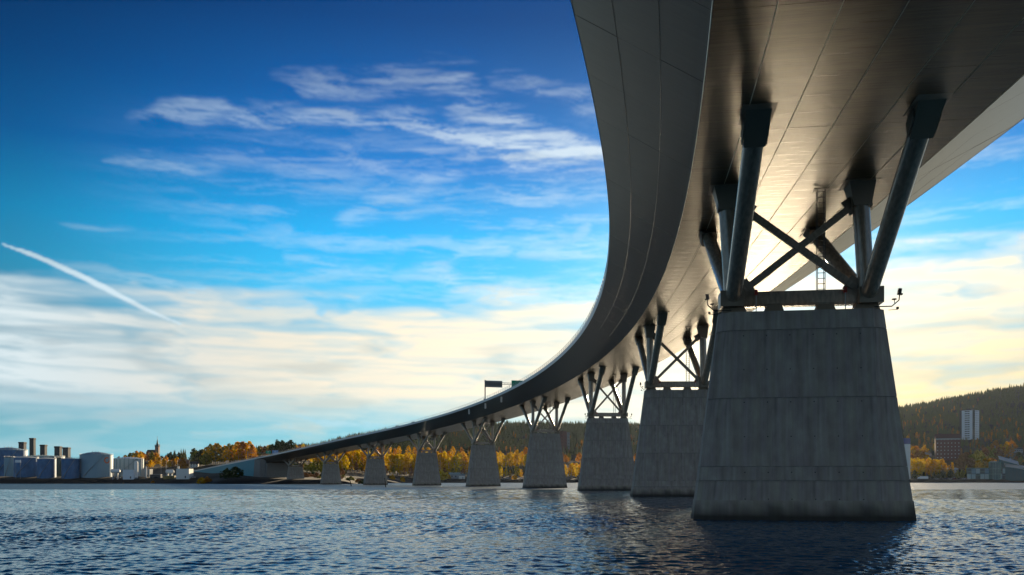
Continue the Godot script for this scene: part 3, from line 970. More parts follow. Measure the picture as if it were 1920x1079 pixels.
func trunk(seed_: int, h: float, w: float) -> ArrayMesh:
	var r := RandomNumberGenerator.new()
	r.seed = seed_
	var b := MB.new()
	var tr := 0.016 * h
	var mid := Vector3(r.randfn() * 0.02 * h, h * 0.45, r.randfn() * 0.02 * h)
	b.tube(Vector3(0, -0.6, 0), mid, tr, tr * 0.62, 6, false)
	b.tube(mid, Vector3(mid.x * 0.6, h * 0.9, 0), tr * 0.62, tr * 0.15, 5, false)
	for k in 7:
		var y := r.randf_range(0.25, 0.72) * h
		var a := k * 2.4 + r.randf()
		var o := Vector3(mid.x * y / (h * 0.45) if y < mid.y else mid.x, y, mid.z * minf(1.0, y / mid.y))
		b.tube(o, o + Vector3(cos(a) * w * 0.3, h * 0.14, sin(a) * w * 0.3), tr * 0.34, tr * 0.1, 4, false)
	return b.mesh()

func spruce(seed_: int, h: float, w: float) -> ArrayMesh:
	var r := RandomNumberGenerator.new()
	r.seed = seed_
	var b := MB.new()
	var tiers := 11
	for k in tiers:
		var f := float(k) / tiers
		var y := h * (0.08 + 0.88 * f)
		var rr := w * 0.5 * (1.0 - f) * r.randf_range(0.85, 1.12) + 0.12
		var m := 9
		for j in m:
			var a := TAU * (j + r.randf() * 0.6) / m
			var l := rr * r.randf_range(0.7, 1.15)
			var d := Vector3(cos(a), 0, sin(a))
			var side := Vector3(-sin(a), 0, cos(a)) * l * 0.36
			var g := r.randf_range(0.75, 1.15)
			b.tint = Color(g, g, g)
			var tip := Vector3(0, y + h * 0.10, 0)
			var o := d * l + Vector3(0, y - h * 0.035 * r.randf_range(0.6, 1.5), 0)
			b.tri(tip, o + side, o - side)
			b.tri(o + side * 0.4, d * l * 0.2 + Vector3(0, y - h * 0.04, 0), o - side)
	return b.mesh()

var kinds := {}
func make_kinds() -> void:
	leaf_mat("leaf_yellow", 0.86, 0.66, 0.015)
	leaf_mat("leaf_gold", 0.80, 0.50, 0.015)
	leaf_mat("leaf_orange", 0.60, 0.28, 0.03)
	leaf_mat("leaf_rust", 0.34, 0.16, 0.05, 0.6)
	leaf_mat("leaf_olive", 0.30, 0.28, 0.035, 0.7)
	leaf_mat("leaf_green", 0.06, 0.09, 0.025, 0.6)
	leaf_mat("needle", 0.12, 0.14, 0.055, 0.8)
	mat("bark", 0.09, 0.075, 0.06, 0.9)
	mat("birch_bark", 0.4, 0.37, 0.33, 0.8)
	for k in 3:
		kinds["birch%d" % k] = [crown(100 + k, 1.0 * 17, 6.2, 0.22, "oval"), trunk(110 + k, 17, 6.2), 17.0]
		kinds["round%d" % k] = [crown(120 + k, 15, 12.0, 0.2, "round"), trunk(130 + k, 15, 12.0), 15.0]
		kinds["spire%d" % k] = [crown(140 + k, 16, 6.5, 0.1, "spire"), trunk(150 + k, 16, 6.0), 16.0]
		kinds["bush%d" % k] = [crown(160 + k, 5, 6.0, 0.08, "round"), trunk(170 + k, 5, 5.0), 5.0]
		kinds["spruce%d" % k] = [spruce(180 + k, 17, 6.4), trunk(190 + k, 17, 0.4), 17.0]

func tree(called: String, kind: String, leaf: String, at: Vector3, h: float, label: String, group := "", wide := 1.0) -> Node3D:
	var k: Array = kinds[kind]
	var f: float = h / k[2]
	var t := thing(called, at, label, "bush" if kind.begins_with("bush") else "tree", group, rng.randf() * TAU)
	t.scale = Vector3(f * wide, f, f * wide)
	part("trunk" if not kind.begins_with("bush") else "stems", k[1], M.birch_bark if kind.begins_with("birch") else M.bark, t)
	part("crown", k[0], M[leaf], t)
	return t

const TONES := {"leaf_yellow": "yellow", "leaf_gold": "golden", "leaf_orange": "orange", "leaf_rust": "brown", "leaf_olive": "olive", "leaf_green": "green", "needle": "dark"}
const NOUNS := {"birch": "birch", "round": "tree", "spire": "birch", "spruce": "spruce", "bush": "bush"}
const ORDINALS := ["first", "second", "third", "fourth", "fifth", "sixth", "seventh", "eighth", "ninth", "tenth", "eleventh", "twelfth", "thirteenth", "fourteenth", "fifteenth", "sixteenth", "seventeenth", "eighteenth", "nineteenth", "twentieth", "twenty-first", "twenty-second", "twenty-third", "twenty-fourth", "twenty-fifth", "twenty-sixth", "twenty-seventh", "twenty-eighth", "twenty-ninth", "thirtieth"]
# a stand of trees between two bearings and two distances
func stand(called: String, style: String, leaves: Array, px0: float, px1: float, d0: float, d1: float, count: int, h0: float, h1: float, label: String, group: String, wide := 1.0) -> void:
	for k in count:
		var px := lerpf(px0, px1, (k + rng.randf_range(0.1, 0.9)) / count)
		var d := lerpf(d0, d1, rng.randf())
		var leaf: String = leaves[rng.randi() % leaves.size()]
		var say := "%s %s, %s from the left among the %s" % [TONES[leaf], NOUNS[style], ORDINALS[k], group] if count > 1 else label
		tree(called, style + str(rng.randi() % 3), leaf, spot(px, d, -0.2), rng.randf_range(h0, h1), say, group, wide * rng.randf_range(0.88, 1.15))

func wood(called: String, kind: String, leaf: String, spots: Array, label: String) -> void:
	var mm := MultiMesh.new()
	mm.transform_format = MultiMesh.TRANSFORM_3D
	mm.mesh = kinds[kind][0]
	mm.instance_count = spots.size()
	for k in spots.size():
		var f: float = spots[k][1] / kinds[kind][2]
		mm.set_instance_transform(k, Transform3D(Basis(Vector3.UP, rng.randf() * TAU).scaled(Vector3(f, f * rng.randf_range(0.9, 1.1), f)), spots[k][0]))
	var o := MultiMeshInstance3D.new()
	o.name = numbered(called)
	o.multimesh = mm
	o.material_override = M[leaf]
	add_child(o, true)
	tag(o, label, "forest", "", "stuff")

func make_forest() -> void:
	var lists := {}
	for k in 3: lists["spruce%d" % k] = []
	var autumn := []
	var rusty := []
	var patch := noise(71, 0.004, 3)
	var tries := 0
	while tries < 26000:
		tries += 1
		var px := rng.randf_range(470.0, 2350.0)
		var d := sqrt(rng.randf_range(1420.0 * 1420.0, 2680.0 * 2680.0))
		if px < 640.0 and d < 1500.0: continue
		var p := spot(px, d, -0.4)
		var right := smoothstep(1300.0, 1700.0, px)
		var line := lerpf(1520.0, 1640.0, right)
		var q := patch.get_noise_2d(p.x, p.z)
		if d < line + q * 160.0: continue
		if px > 1700 and d < 1790.0 and d > 1700.0 and absf(px - 1819.0) < 26.0: continue
		var leafy := smoothstep(0.1, 0.5, q + patch.get_noise_2d(p.x * 4.0 + 900.0, p.z * 4.0) * 0.8) * lerpf(0.9, 0.25, smoothstep(line, line + 700.0, d)) + 0.5 * right * exp(-(d - line) / 220.0)
		if rng.randf() < leafy * 0.62: (autumn if rng.randf() < 0.5 else rusty).append([p, rng.randf_range(9, 14)])
		else: lists["spruce%d" % (rng.randi() % 3)].append([p, rng.randf_range(11, 19)])
	for k in 3:
		wood("spruce_forest", "spruce%d" % k, "needle", lists["spruce%d" % k], "dark spruce forest covering the hills behind the bay")
	wood("autumn_wood", "birch1", "leaf_orange", autumn, "orange birches scattered through the dark hillside forest")
	wood("autumn_wood", "birch2", "leaf_rust", rusty, "rust brown birches scattered through the dark hillside forest")

# ---------------------------------------------------------------- shore buildings
func pxm(d: float) -> float: return d / F   # metres per photograph pixel at a distance

func shore_materials() -> void:
	var m := mat("tank_blue", 0.07, 0.20, 0.42, 0.55)
	m.albedo_texture = noise_tex(81, 0.01, 0.75, 1.0)
	m.uv1_scale = Vector3(0.03, 0.02, 1)
	mat("tank_grey", 0.20, 0.33, 0.42, 0.55)
	mat("tank_pale", 0.5, 0.55, 0.56, 0.5)
	mat("tank_dark", 0.10, 0.12, 0.09, 0.7)
	mat("roof_teal", 0.24, 0.36, 0.38, 0.6)
	mat("chimney_grey", 0.085, 0.09, 0.10, 0.85)
	mat("cap_dark", 0.03, 0.03, 0.035, 0.8)
	mat("orange_paint", 0.62, 0.13, 0.02, 0.5)
	mat("white_wall", 0.68, 0.68, 0.65, 0.7)
	mat("blue_white", 0.66, 0.72, 0.78, 0.6)
	mat("brick_red", 0.12, 0.035, 0.035, 0.85)
	mat("brick_tan", 0.34, 0.2, 0.14, 0.85)
	mat("roof_dark", 0.05, 0.05, 0.055, 0.7)
	mat("roof_red", 0.07, 0.022, 0.025, 0.7)
	mat("roof_green", 0.06, 0.13, 0.12, 0.6)
	mat("roof_metal", 0.55, 0.52, 0.46, 0.3, 0.3)
	mat("wall_grey", 0.27, 0.30, 0.32, 0.8)
	mat("wall_ochre", 0.22, 0.17, 0.05, 0.8)
	mat("wall_dark", 0.05, 0.055, 0.06, 0.8)
	mat("pile_blue", 0.09, 0.30, 0.38, 0.6)
	mat("deep_blue", 0.02, 0.05, 0.22, 0.5)
	mat("window_dark", 0.012, 0.015, 0.02, 0.12)
	mat("window_pale", 0.5, 0.56, 0.62, 0.2)
	m = mat("pavilion_glass", 0.03, 0.09, 0.12, 0.12)
	m.metallic_specular = 0.45
	mat("pane_dark", 0.02, 0.04, 0.06, 0.1)
	mat("pane_blue", 0.10, 0.20, 0.28, 0.15)
	mat("pane_pale", 0.26, 0.36, 0.40, 0.2)
	mat("green_frame", 0.18, 0.4, 0.33, 0.4)
	mat("car_white", 0.75, 0.75, 0.75, 0.25)
	mat("car_dark", 0.02, 0.022, 0.03, 0.25)
	mat("car_red", 0.35, 0.02, 0.02, 0.25)
	mat("car_blue", 0.03, 0.07, 0.2, 0.25)
	mat("tyre", 0.015, 0.015, 0.015, 0.9)

func tank(x0: float, x1: float, yw: float, ya: float, d: float, label: String, wall: String, roof: String, ribs := 0) -> Node3D:
	var base := spot((x0 + x1) / 2, d)
	var r := (x1 - x0) / 2 * pxm(d)
	var t := thing("storage_tank", base, label, "tank", "oil storage tanks on the left shore")
	var hw := height_of(yw, d) - base.y
	var ha := height_of(ya, d) - base.y
	var b := MB.new()
	b.lathe(Vector3.ZERO, [[r * 1.01, -3.0], [r * 1.01, 0.5], [r, 0.5], [r, hw * 0.34 - 0.06], [r + 0.05, hw * 0.34], [r, hw * 0.34 + 0.06], [r, hw * 0.67 - 0.06], [r + 0.05, hw * 0.67], [r, hw * 0.67 + 0.06], [r, hw]], 40)
	part("shell", b, M[wall], t)
	var q := MB.new()
	q.lathe(Vector3(0, hw, 0), [[r + 0.25, -0.3], [r + 0.25, 0.02], [r * 0.55, (ha - hw) * 0.72], [r * 0.18, (ha - hw) * 0.98], [0.01, ha - hw]], 40)
	part("roof", q, M[roof], t)
	var rail := MB.new()
	var n := 30
	for k in n:
		var a := TAU * k / n
		var c := TAU * (k + 1) / n
		var p := Vector3(cos(a) * r, hw, sin(a) * r)
		rail.beam(p, p + Vector3.UP * 1.1, 0.09, 0.09, Vector3.RIGHT)
		rail.beam(p + Vector3.UP * 1.1, Vector3(cos(c) * r, hw + 1.1, sin(c) * r), 0.08, 0.08)
	tag(part("roof_railing", rail, M.galvanised, t), "", "", "", "stuff")
	var st := MB.new()   # stair winding up the shell
	var steps := 26
	for k in steps:
		var a := PI * (0.62 - 0.42 * k / steps)
		var a2 := PI * (0.62 - 0.42 * (k + 1) / steps)
		var y := hw * k / steps
		st.beam(Vector3(cos(a) * (r + 0.5), y, sin(a) * (r + 0.5)), Vector3(cos(a2) * (r + 0.5), y + hw / steps, sin(a2) * (r + 0.5)), 0.9, 0.18)
	part("winding_stair", st, M.wall_grey, t)
	var vents := MB.new()
	for k in 3:
		vents.lathe(Vector3(r * 0.2 * (k - 1), ha - 0.4, r * 0.1), [[0.25, 0], [0.25, 1.1], [0.45, 1.1], [0.0, 1.6]], 8)
	part("roof_vents", vents, M.galvanised, t)
	if ribs:
		for k in ribs:
			var a := TAU * k / ribs
			var rb := MB.new()
			rb.box(Vector3(cos(a) * (r + 0.12), hw / 2, sin(a) * (r + 0.12)), Vector3(0.5, hw, 0.6), Basis(Vector3.UP, -a))
			part("rib", rb, M.roof_teal, t)
	return t

func chimney(x0: float, x1: float, yt: float, d: float, label: String) -> void:
	var base := spot((x0 + x1) / 2, d)
	var t := thing("chimney", base, label, "chimney", "square chimneys behind the tanks")
	var w := (x1 - x0) * pxm(d) * 0.88
	var h := height_of(yt, d) - base.y
	var b := MB.new()
	b.hexa([Vector3(-w / 2 - 0.3, -1, w / 2 + 0.3), Vector3(w / 2 + 0.3, -1, w / 2 + 0.3), Vector3(w / 2 + 0.3, -1, -w / 2 - 0.3), Vector3(-w / 2 - 0.3, -1, -w / 2 - 0.3)],
		[Vector3(-w / 2, h - 1.6, w / 2), Vector3(w / 2, h - 1.6, w / 2), Vector3(w / 2, h - 1.6, -w / 2), Vector3(-w / 2, h - 1.6, -w / 2)])
	part("shaft", b, M.chimney_grey, t)
	for k in 3:
		var f := MB.new()
		f.box(Vector3(w * (k - 1) * 0.3, h / 2 - 1.0, w / 2 + 0.06), Vector3(0.3, h - 2.0, 0.3))
		part("flue_rib", f, M.cap_dark, t)
	var c := MB.new()
	c.box(Vector3(0, h - 1.15, 0), Vector3(w + 0.9, 0.9, w + 0.9))
	c.box(Vector3(0, h - 0.35, 0), Vector3(w + 0.4, 0.7, w + 0.4))
	part("cap", c, M.cap_dark, t)

# a house: walls, gable roof, windows and a door on the side towards the bay; width along the local x axis
func house(called: String, at: Vector3, w: float, dpt: float, eaves: float, ridge: float, wall: String, roof: String, turn: float, label: String, category := "house", cols := 3, rows := 2, pane := "window_dark", group := "") -> Node3D:
	var t := thing(called, at, label, category, group, turn)
	var b := MB.new()
	b.box(Vector3(0, eaves / 2 - 1.0, 0), Vector3(w, eaves + 2.0, dpt))
	if ridge > eaves:
		for e in [-1.0, 1.0]:
			if e > 0: b.tri(Vector3(w / 2, eaves, dpt / 2), Vector3(w / 2, eaves, -dpt / 2), Vector3(w / 2, ridge, 0))
			else: b.tri(Vector3(-w / 2, eaves, -dpt / 2), Vector3(-w / 2, eaves, dpt / 2), Vector3(-w / 2, ridge, 0))
	part("wall", b, M[wall], t)
	var r := MB.new()
	var o := 0.5
	var th := 0.25
	if ridge > eaves:
		for e in [-1.0, 1.0]:
			var lo := Vector3(0, eaves - (ridge - eaves) * o / (dpt / 2), e * (dpt / 2 + o))
			var hi := Vector3(0, ridge, 0)
			var x := Vector3(w / 2 + o, 0, 0)
			var up := Vector3(0, th, 0)
			var p := [lo - x, lo + x, hi + x, hi - x] if e > 0 else [lo + x, lo - x, hi - x, hi + x]
			r.quad(p[0] + up, p[1] + up, p[2] + up, p[3] + up)
			r.quad(p[1], p[0], p[3], p[2])
			r.quad(p[0], p[1], p[1] + up, p[0] + up)
			r.quad(p[1], p[2], p[2] + up, p[1] + up)
			r.quad(p[3], p[0], p[0] + up, p[3] + up)
	else:
		r.box(Vector3(0, eaves + 0.2, 0), Vector3(w + 0.6, 0.4, dpt + 0.6))
	var rf := part("roof", r, M[roof], t)
	if ridge > eaves and w < 25:
		var cb := MB.new()
		cb.box(Vector3(w * 0.22, ridge + 0.5, -0.4), Vector3(0.8, 1.8, 0.8))
		part("chimney", cb, M.brick_red, rf)
	for j in rows:
		for k in cols:
			var wb := MB.new()
			var ww := minf(1.5, w / cols * 0.5)
			var hh := minf(1.5, eaves / rows * 0.5)
			wb.box(Vector3(w * ((k + 0.5) / cols - 0.5), eaves * (j + 0.55) / rows, dpt / 2 + 0.02), Vector3(ww, hh, 0.12))
			part("window", wb, M[pane], t)
	return t

func crate_box(called: String, x0: float, x1: float, yt: float, yb: float, d: float, dpt: float, m: String, label: String, category: String) -> Node3D:
	var at := spot((x0 + x1) / 2, d)
	var t := thing(called, at, label, category)
	var w := (x1 - x0) * pxm(d)
	var h := height_of(yt, d) - at.y
	var b := MB.new()
	b.box(Vector3(0, h / 2 - 0.5, 0), Vector3(w, h + 1.0, dpt))
	part("body", b, M[m], t)
	var r := MB.new()
	r.box(Vector3(0, h + 0.08, 0), Vector3(w + 0.3, 0.16, dpt + 0.3))
	part("lid", r, M.tank_pale, t)
	var dr := MB.new()
	dr.box(Vector3(w * 0.22, minf(1.1, h * 0.4), dpt / 2 + 0.03), Vector3(minf(1.1, w * 0.3), minf(2.1, h * 0.75), 0.1))
	part("door", dr, M.wall_dark, t)
	return t

func car(at: Vector3, turn: float, paint: String, label: String, group := "", tall := 1.0) -> void:
	var t := thing("parked_car" if group else "car", at, label, "car", group, turn)
	var b := MB.new()
	b.hexa([Vector3(-0.86, 0.32, 2.15), Vector3(0.86, 0.32, 2.15), Vector3(0.86, 0.32, -2.15), Vector3(-0.86, 0.32, -2.15)],
		[Vector3(-0.88, 0.86, 2.05), Vector3(0.88, 0.86, 2.05), Vector3(0.88, 0.92, -2.1), Vector3(-0.88, 0.92, -2.1)])
	part("body", b, M[paint], t)
	var c := MB.new()
	c.hexa([Vector3(-0.84, 0.87, 1.1), Vector3(0.84, 0.87, 1.1), Vector3(0.84, 0.9, -1.75), Vector3(-0.84, 0.9, -1.75)],
		[Vector3(-0.66, 1.42 * tall, 0.35), Vector3(0.66, 1.42 * tall, 0.35), Vector3(0.66, 1.42 * tall, -1.2), Vector3(-0.66, 1.42 * tall, -1.2)])
	part("cabin_glass", c, M.window_dark, t)
	var r := MB.new()
	r.box(Vector3(0, 1.44 * tall, -0.42), Vector3(1.3, 0.06, 1.6))
	part("roof", r, M[paint], t)
	for x in [-0.8, 0.8]:
		for z in [-1.3, 1.35]:
			var w := MB.new()
			w.tube(Vector3(x - 0.1, 0.32, z), Vector3(x + 0.1, 0.32, z), 0.32, 0.32, 10)
			part("wheel", w, M.tyre, t)

func church() -> void:
	var d := 1440.0
	var u := pxm(d)
	var at := spot(294.5, d)
	var t := thing("church", at, "small church with a tall green spire above the treetops", "church")
	var h := height_of(838, d) - at.y
	var w := 6.6 * u
	var b := MB.new()
	b.box(Vector3(0, h / 2 - 1, 0), Vector3(w, h + 2, w))
	part("tower", b, M.brick_tan, t)
	var s := MB.new()
	var tip := height_of(822, d) - at.y
	s.lathe(Vector3(0, h, 0), [[w * 0.62, -0.3], [w * 0.62, 0.2], [w * 0.36, (tip - h) * 0.25], [w * 0.2, (tip - h) * 0.55], [0.1, tip - h]], 8)
	s.box(Vector3(0, tip + 1.2, 0), Vector3(0.3, 3.0, 0.3))
	s.box(Vector3(0, tip + 1.8, 0), Vector3(1.4, 0.3, 0.3))
	part("spire", s, M.roof_green, t)
	for k in 4:
		var pb := MB.new()
		var x := (w * 0.46) * (1 if k & 1 else -1)
		var z := (w * 0.46) * (1 if k & 2 else -1)
		pb.lathe(Vector3(x, h, z), [[0.7, 0], [0.7, 2.2], [0.0, 4.6]], 6)
		part("pinnacle", pb, M.brick_tan, t)
	var n := MB.new()
	var eh := height_of(848, d) - at.y
	n.box(Vector3(-w * 1.6, eh / 2 - 1, 0), Vector3(w * 2.3, eh + 2, w * 1.2))
	part("nave", n, M.brick_tan, t)
	var r := MB.new()
	var rh := height_of(844, d) - at.y
	r.quad(Vector3(-w * 2.8, eh, w * 0.65), Vector3(-w * 0.5, eh, w * 0.65), Vector3(-w * 0.5, rh, 0), Vector3(-w * 2.8, rh, 0))
	r.quad(Vector3(-w * 0.5, eh, -w * 0.65), Vector3(-w * 2.8, eh, -w * 0.65), Vector3(-w * 2.8, rh, 0), Vector3(-w * 0.5, rh, 0))
	r.tri(Vector3(-w * 2.8, eh, -w * 0.65), Vector3(-w * 2.8, eh, w * 0.65), Vector3(-w * 2.8, rh, 0))
	part("nave_roof", r, M.roof_dark, t)
	for k in 2:
		var wb := MB.new()
		wb.box(Vector3((k - 0.5) * w * 0.4, h * 0.86, w / 2 + 0.03), Vector3(0.9, 2.6, 0.14))
		part("belfry_opening", wb, M.window_dark, t)

func left_shore() -> void:
	tank(-14, 47.5, 845, 839.5, 985, "huge domed blue tank at the left edge, highest of the tanks", "tank_blue", "tank_grey")
	tank(45, 117, 856.5, 854.5, 1010, "low wide tank with a flat teal roof behind the front tanks", "tank_grey", "roof_teal")
	tank(8, 25, 858, 857, 945, "small grey green tank in front of the huge domed tank", "tank_grey", "tank_dark")
	tank(27, 69.5, 859, 856.3, 905, "blue tank with a pale rectangular sign near its rim", "tank_blue", "tank_pale")
	tank(70.5, 103, 861, 859, 893, "blue tank with a white roof edge, middle of the front row", "tank_blue", "tank_pale")
	tank(102.5, 117, 859, 858, 935, "narrow dark olive tank between two blue tanks", "tank_dark", "tank_dark")
	tank(116, 147, 860.5, 859.8, 890, "flat topped blue tank just left of the big separate tank", "tank_blue", "tank_pale")
	tank(151.5, 209, 853.5, 848, 905, "big separate grey blue tank with a sunlit right edge and orange mark", "tank_grey", "tank_grey")
	tank(213, 267, 861, 857.8, 955, "pale ribbed tank with a low domed roof beside the wooded hill", "tank_pale", "roof_metal", 22)
	var sign := thing("tank_sign", spot(33, 882.0), "pale rectangular sign plate near the rim of a blue tank", "sign")
	var sb := MB.new()
	sb.box(Vector3(0, height_of(865.5, 882) - sign.position.y, 0.0), Vector3(5.6, 2.6, 0.15))
	part("plate", sb, M.blue_white, sign)
	var legs := MB.new()
	for x in [-2.2, 2.2]:
		legs.box(Vector3(x, (height_of(866, 882) - sign.position.y) / 2, -0.2), Vector3(0.2, height_of(866, 882) - sign.position.y, 0.2))
	part("posts", legs, M.wall_grey, sign)
	# the orange ring mark on the sunlit side of the big tank
	var c := spot(180.2, 905)
	var r := 57.5 / 2 * pxm(905)
	var ring := thing("tank_emblem", c, "orange ring emblem on the sunlit right side of the big tank", "emblem")
	var rb := MB.new()
	var cy := height_of(864, 905) - c.y
	for k in 14:
		var a0 := PI * 0.28 + TAU * 0.86 * k / 14
		var a1 := PI * 0.28 + TAU * 0.86 * (k + 1) / 14
		var f := func(a: float, q: float) -> Vector3:
			var th: float = deg_to_rad(27.0) - cos(a) * q / r
			return Vector3(cos(th) * (r + 0.1), cy + sin(a) * q, sin(th) * (r + 0.1))
		rb.quad(f.call(a0, 2.0), f.call(a1, 2.0), f.call(a1, 3.2), f.call(a0, 3.2))
	part("ring", rb, M.orange_paint, ring)
	for q in [[36, 47, 829.5, "short square chimney rising just behind the huge domed tank"], [56, 64.8, 822, "tallest square chimney, second from the left"], [76, 86, 834.5, "middle square chimney of the five behind the tanks"], [103, 114, 837.5, "square chimney, left one of the close pair"], [118.5, 130, 839.5, "rightmost square chimney, right one of the close pair"]]:
		chimney(q[0], q[1], q[2], 1060, q[3])
	crate_box("pump_house", 233, 253, 881.5, 894, 884, 8, "blue_white", "pale blue pump house by the shore below the ribbed tank", "shed")
	crate_box("container", 307, 328, 893, 898, 876, 5, "wall_ochre", "low ochre container on the bank right of the pump house", "container")
	crate_box("container", 282, 302, 890.5, 895.5, 884, 4, "wall_dark", "low dark blue container beside the ochre one", "container")
	crate_box("white_hall", 334, 358, 880, 892.5, 865, 12, "white_wall", "small white industrial hall with a dark door near the ramp wall", "hall")
	crate_box("office_hut", 267, 283, 881, 890, 905, 8, "wall_grey", "grey hut with a pale roof right of the ribbed tank", "hut")
	for q in [[254.8, 6.6, 866, 888, "white upright silo standing in front of the ribbed tank"], [334.5, 3.2, 874, 888, "thin white upright vessel beside the white hall"], [273.5, 2.4, 875, 888, "thin white column left of the dark container"]]:
		var at := spot(q[0], 886)
		var t := thing("silo", at, q[4], "silo", "upright white vessels on the left shore")
		var b := MB.new()
		var rr: float = q[1] / 2 * pxm(886)
		var hh := height_of(q[2], 886) - at.y
		b.lathe(Vector3(0, -1, 0), [[rr, 0], [rr, hh], [rr * 0.6, hh + rr * 0.7], [0.01, hh + rr]], 16)
		part("vessel", b, M.white_paint, t)
		var sk := MB.new()
		sk.lathe(Vector3(0, -1, 0), [[rr * 1.2, 0], [rr * 1.2, 1.8], [rr, 1.9]], 16)
		part("skirt", sk, M.wall_grey, t)
	for q in [[318, 13, 881, "white horizontal gas tank on saddles by the white hall"], [216, 14, 880, "white horizontal tank low beside the big grey blue tank"]]:
		var at := spot(q[0], 880)
		var t := thing("gas_tank", at, q[3], "tank")
		var b := MB.new()
		var l: float = q[1] / 2 * pxm(880)
		var y := height_of(q[2], 880) - at.y - 2.0
		b.tube(Vector3(-l, y, 0), Vector3(l, y, 0), 2.0, 2.0, 16)
		for e in [-1.0, 1.0]: b.tube(Vector3(e * l, y, 0), Vector3(e * (l + 0.8), y, 0), 1.95, 1.1, 16)
		part("vessel", b, M.white_paint, t)
		for x in [-0.6, 0.6]:
			var s := MB.new()
			s.box(Vector3(l * x, y / 2 - 0.6, 0), Vector3(0.8, y, 3.0))
			part("saddle", s, M.wall_grey, t)
	car(spot(362, 862), 1.2, "car_white", "white car parked at the foot of the ramp wall", "cars parked on the left shore")
	car(spot(292, 880), 1.4, "car_dark", "dark car parked behind the low containers", "cars parked on the left shore")
	car(spot(222, 888), 1.5, "car_white", "white car parked under the big grey blue tank", "cars parked on the left shore")
	for q in [[301.5, 846, "thin lamp post left of the ramp, nearest the silo"], [332.5, 850, "thin lamp post standing behind the white hall"], [311, 852, "thin lamp post behind the white gas tank"]]:
		lamp_post(spot(q[0], 930), height_of(q[1] + 12, 930) - spot(q[0], 930).y, q[2])
	church()
	house("house", spot(364, 1120), 9, 8, 4.2, 6.8, "white_wall", "roof_dark", 0.2, "white cottage at the foot of the green tree group")
	house("house", spot(483, 1100), 13, 9, 6.5, 9.5, "wall_grey", "roof_dark", -0.3, "grey house with a dark roof just above the ramp")
	house("house", spot(344, 1180), 12, 9, 3.5, 8.5, "wall_dark", "brick_tan", 0.5, "dark house with a tan gable below the church hill")

func lamp_post(at: Vector3, h: float, label: String) -> void:
	var t := thing("lamp_post", at, label, "lamp post", "thin lamp posts on the shore")
	var b := MB.new()
	b.tube(Vector3(0, -0.5, 0), Vector3(0, h, 0), 0.16, 0.1, 6)
	part("pole", b, M.galvanised, t)
	var a := MB.new()
	a.beam(Vector3(0, h, 0), Vector3(1.6, h + 0.3, 0), 0.1, 0.1)
	a.box(Vector3(1.9, h + 0.3, 0), Vector3(0.9, 0.18, 0.35))
	part("lamp_arm", a, M.galvanised, t)

func approach() -> void:
	# abutment block under the end of the deck, and the sheet-piled ramp that carries the road on
	var s := 806.0
	var at := on(s, 0, 0)
	at.y = 0
	var t := thing("abutment", at, "concrete abutment under the far end of the bridge, right flank in sun", "abutment", "", -heading(s))
	var g := 3.4
	var h := on(s, 0, DL).y - 0.15
	var b := MB.new()
	b.hexa([Vector3(-12, g, 9), Vector3(11.5, g, 9), Vector3(11.5, g, -16), Vector3(-12, g, -16)], [Vector3(-10.6, h, 8.2), Vector3(9.0, h, 8.2), Vector3(9.0, h, -16), Vector3(-10.6, h, -16)])
	part("front_wall", b, M.concrete_plain, t)
	var fl := MB.new()
	fl.hexa([Vector3(-16.5, g, 4), Vector3(-12.02, g, 6), Vector3(-12.02, g, -16), Vector3(-16.5, g, -16)], [Vector3(-15.3, h + 3.4, 2), Vector3(-10.62, h + 3.4, 4), Vector3(-10.62, h + 3.4, -16), Vector3(-15.3, h + 3.4, -16)])
	part("wing_wall", fl, M.concrete_plain, t)
	var bs := MB.new()
	for x in [-6.0, 0.0, 6.0]:
		bs.box(Vector3(x, h + 0.08, 5), Vector3(1.6, 0.3, 1.6))
	part("bearing", bs, M.gusset_paint, t)
	var w := thing("ramp_wall", Vector3.ZERO, "long blue grey sheet pile wall that carries the road down to the left", "retaining wall")
	for side in 2:
		var bb := MB.new()
		var x := ER - 0.6 if side else EL + 0.1
		var q := 818.0
		var k := 0
		while q < 1090.0:
			var o := 0.0 if k % 2 == 0 else 0.5 * (1 if side else -1)
			var o2 := 0.5 * (1 if side else -1) if k % 2 == 0 else 0.0
			var p0 := on(q, x + o, 0.0)
			var p1 := on(q + 1.6, x + o2 * 0.0 + o, 0.0)
			var p2 := on(q + 2.0, x + o2, 0.0)
			for e in [[p0, p1], [p1, p2]]:
				var lo0 := Vector3(e[0].x, 2.0, e[0].z)
				var lo1 := Vector3(e[1].x, 2.0, e[1].z)
				if side: bb.quad(lo0, lo1, e[1], e[0])
				else: bb.quad(lo1, lo0, e[0], e[1])
			q += 2.0
			k += 1
		tag(part("sheet_piles", bb, M.pile_blue, w), "", "", "", "stuff")
	var fill := MB.new()
	fill = strip(812, 1130, [Vector2(ER - 0.5, -0.05), Vector2(EL, -0.05)], 5.0)
	part("roadway", fill, M.asphalt, w)
	part("coping", strip(812, 1130, [Vector2(EL + 0.6, -0.1), Vector2(EL + 0.6, 1.0), Vector2(EL - 0.5, 1.0), Vector2(EL - 0.5, -0.15)], 4.0), M.fascia, w)
	part("coping", strip(812, 1130, [Vector2(ER - 0.1, -0.15), Vector2(ER - 0.1, 1.0), Vector2(ER - 1.1, 1.0), Vector2(ER - 1.1, -0.1)], 4.0), M.fascia, w)
	var hole := MB.new()
	var hp := on(918, EL - 0.45, 0)
	hole.box(Vector3(hp.x, 7.6, hp.z), Vector3(6.5, 3.2, 0.5), Basis(Vector3.UP, -heading(918) + PI / 2))
	part("underpass_opening", hole, M.wall_dark, w)

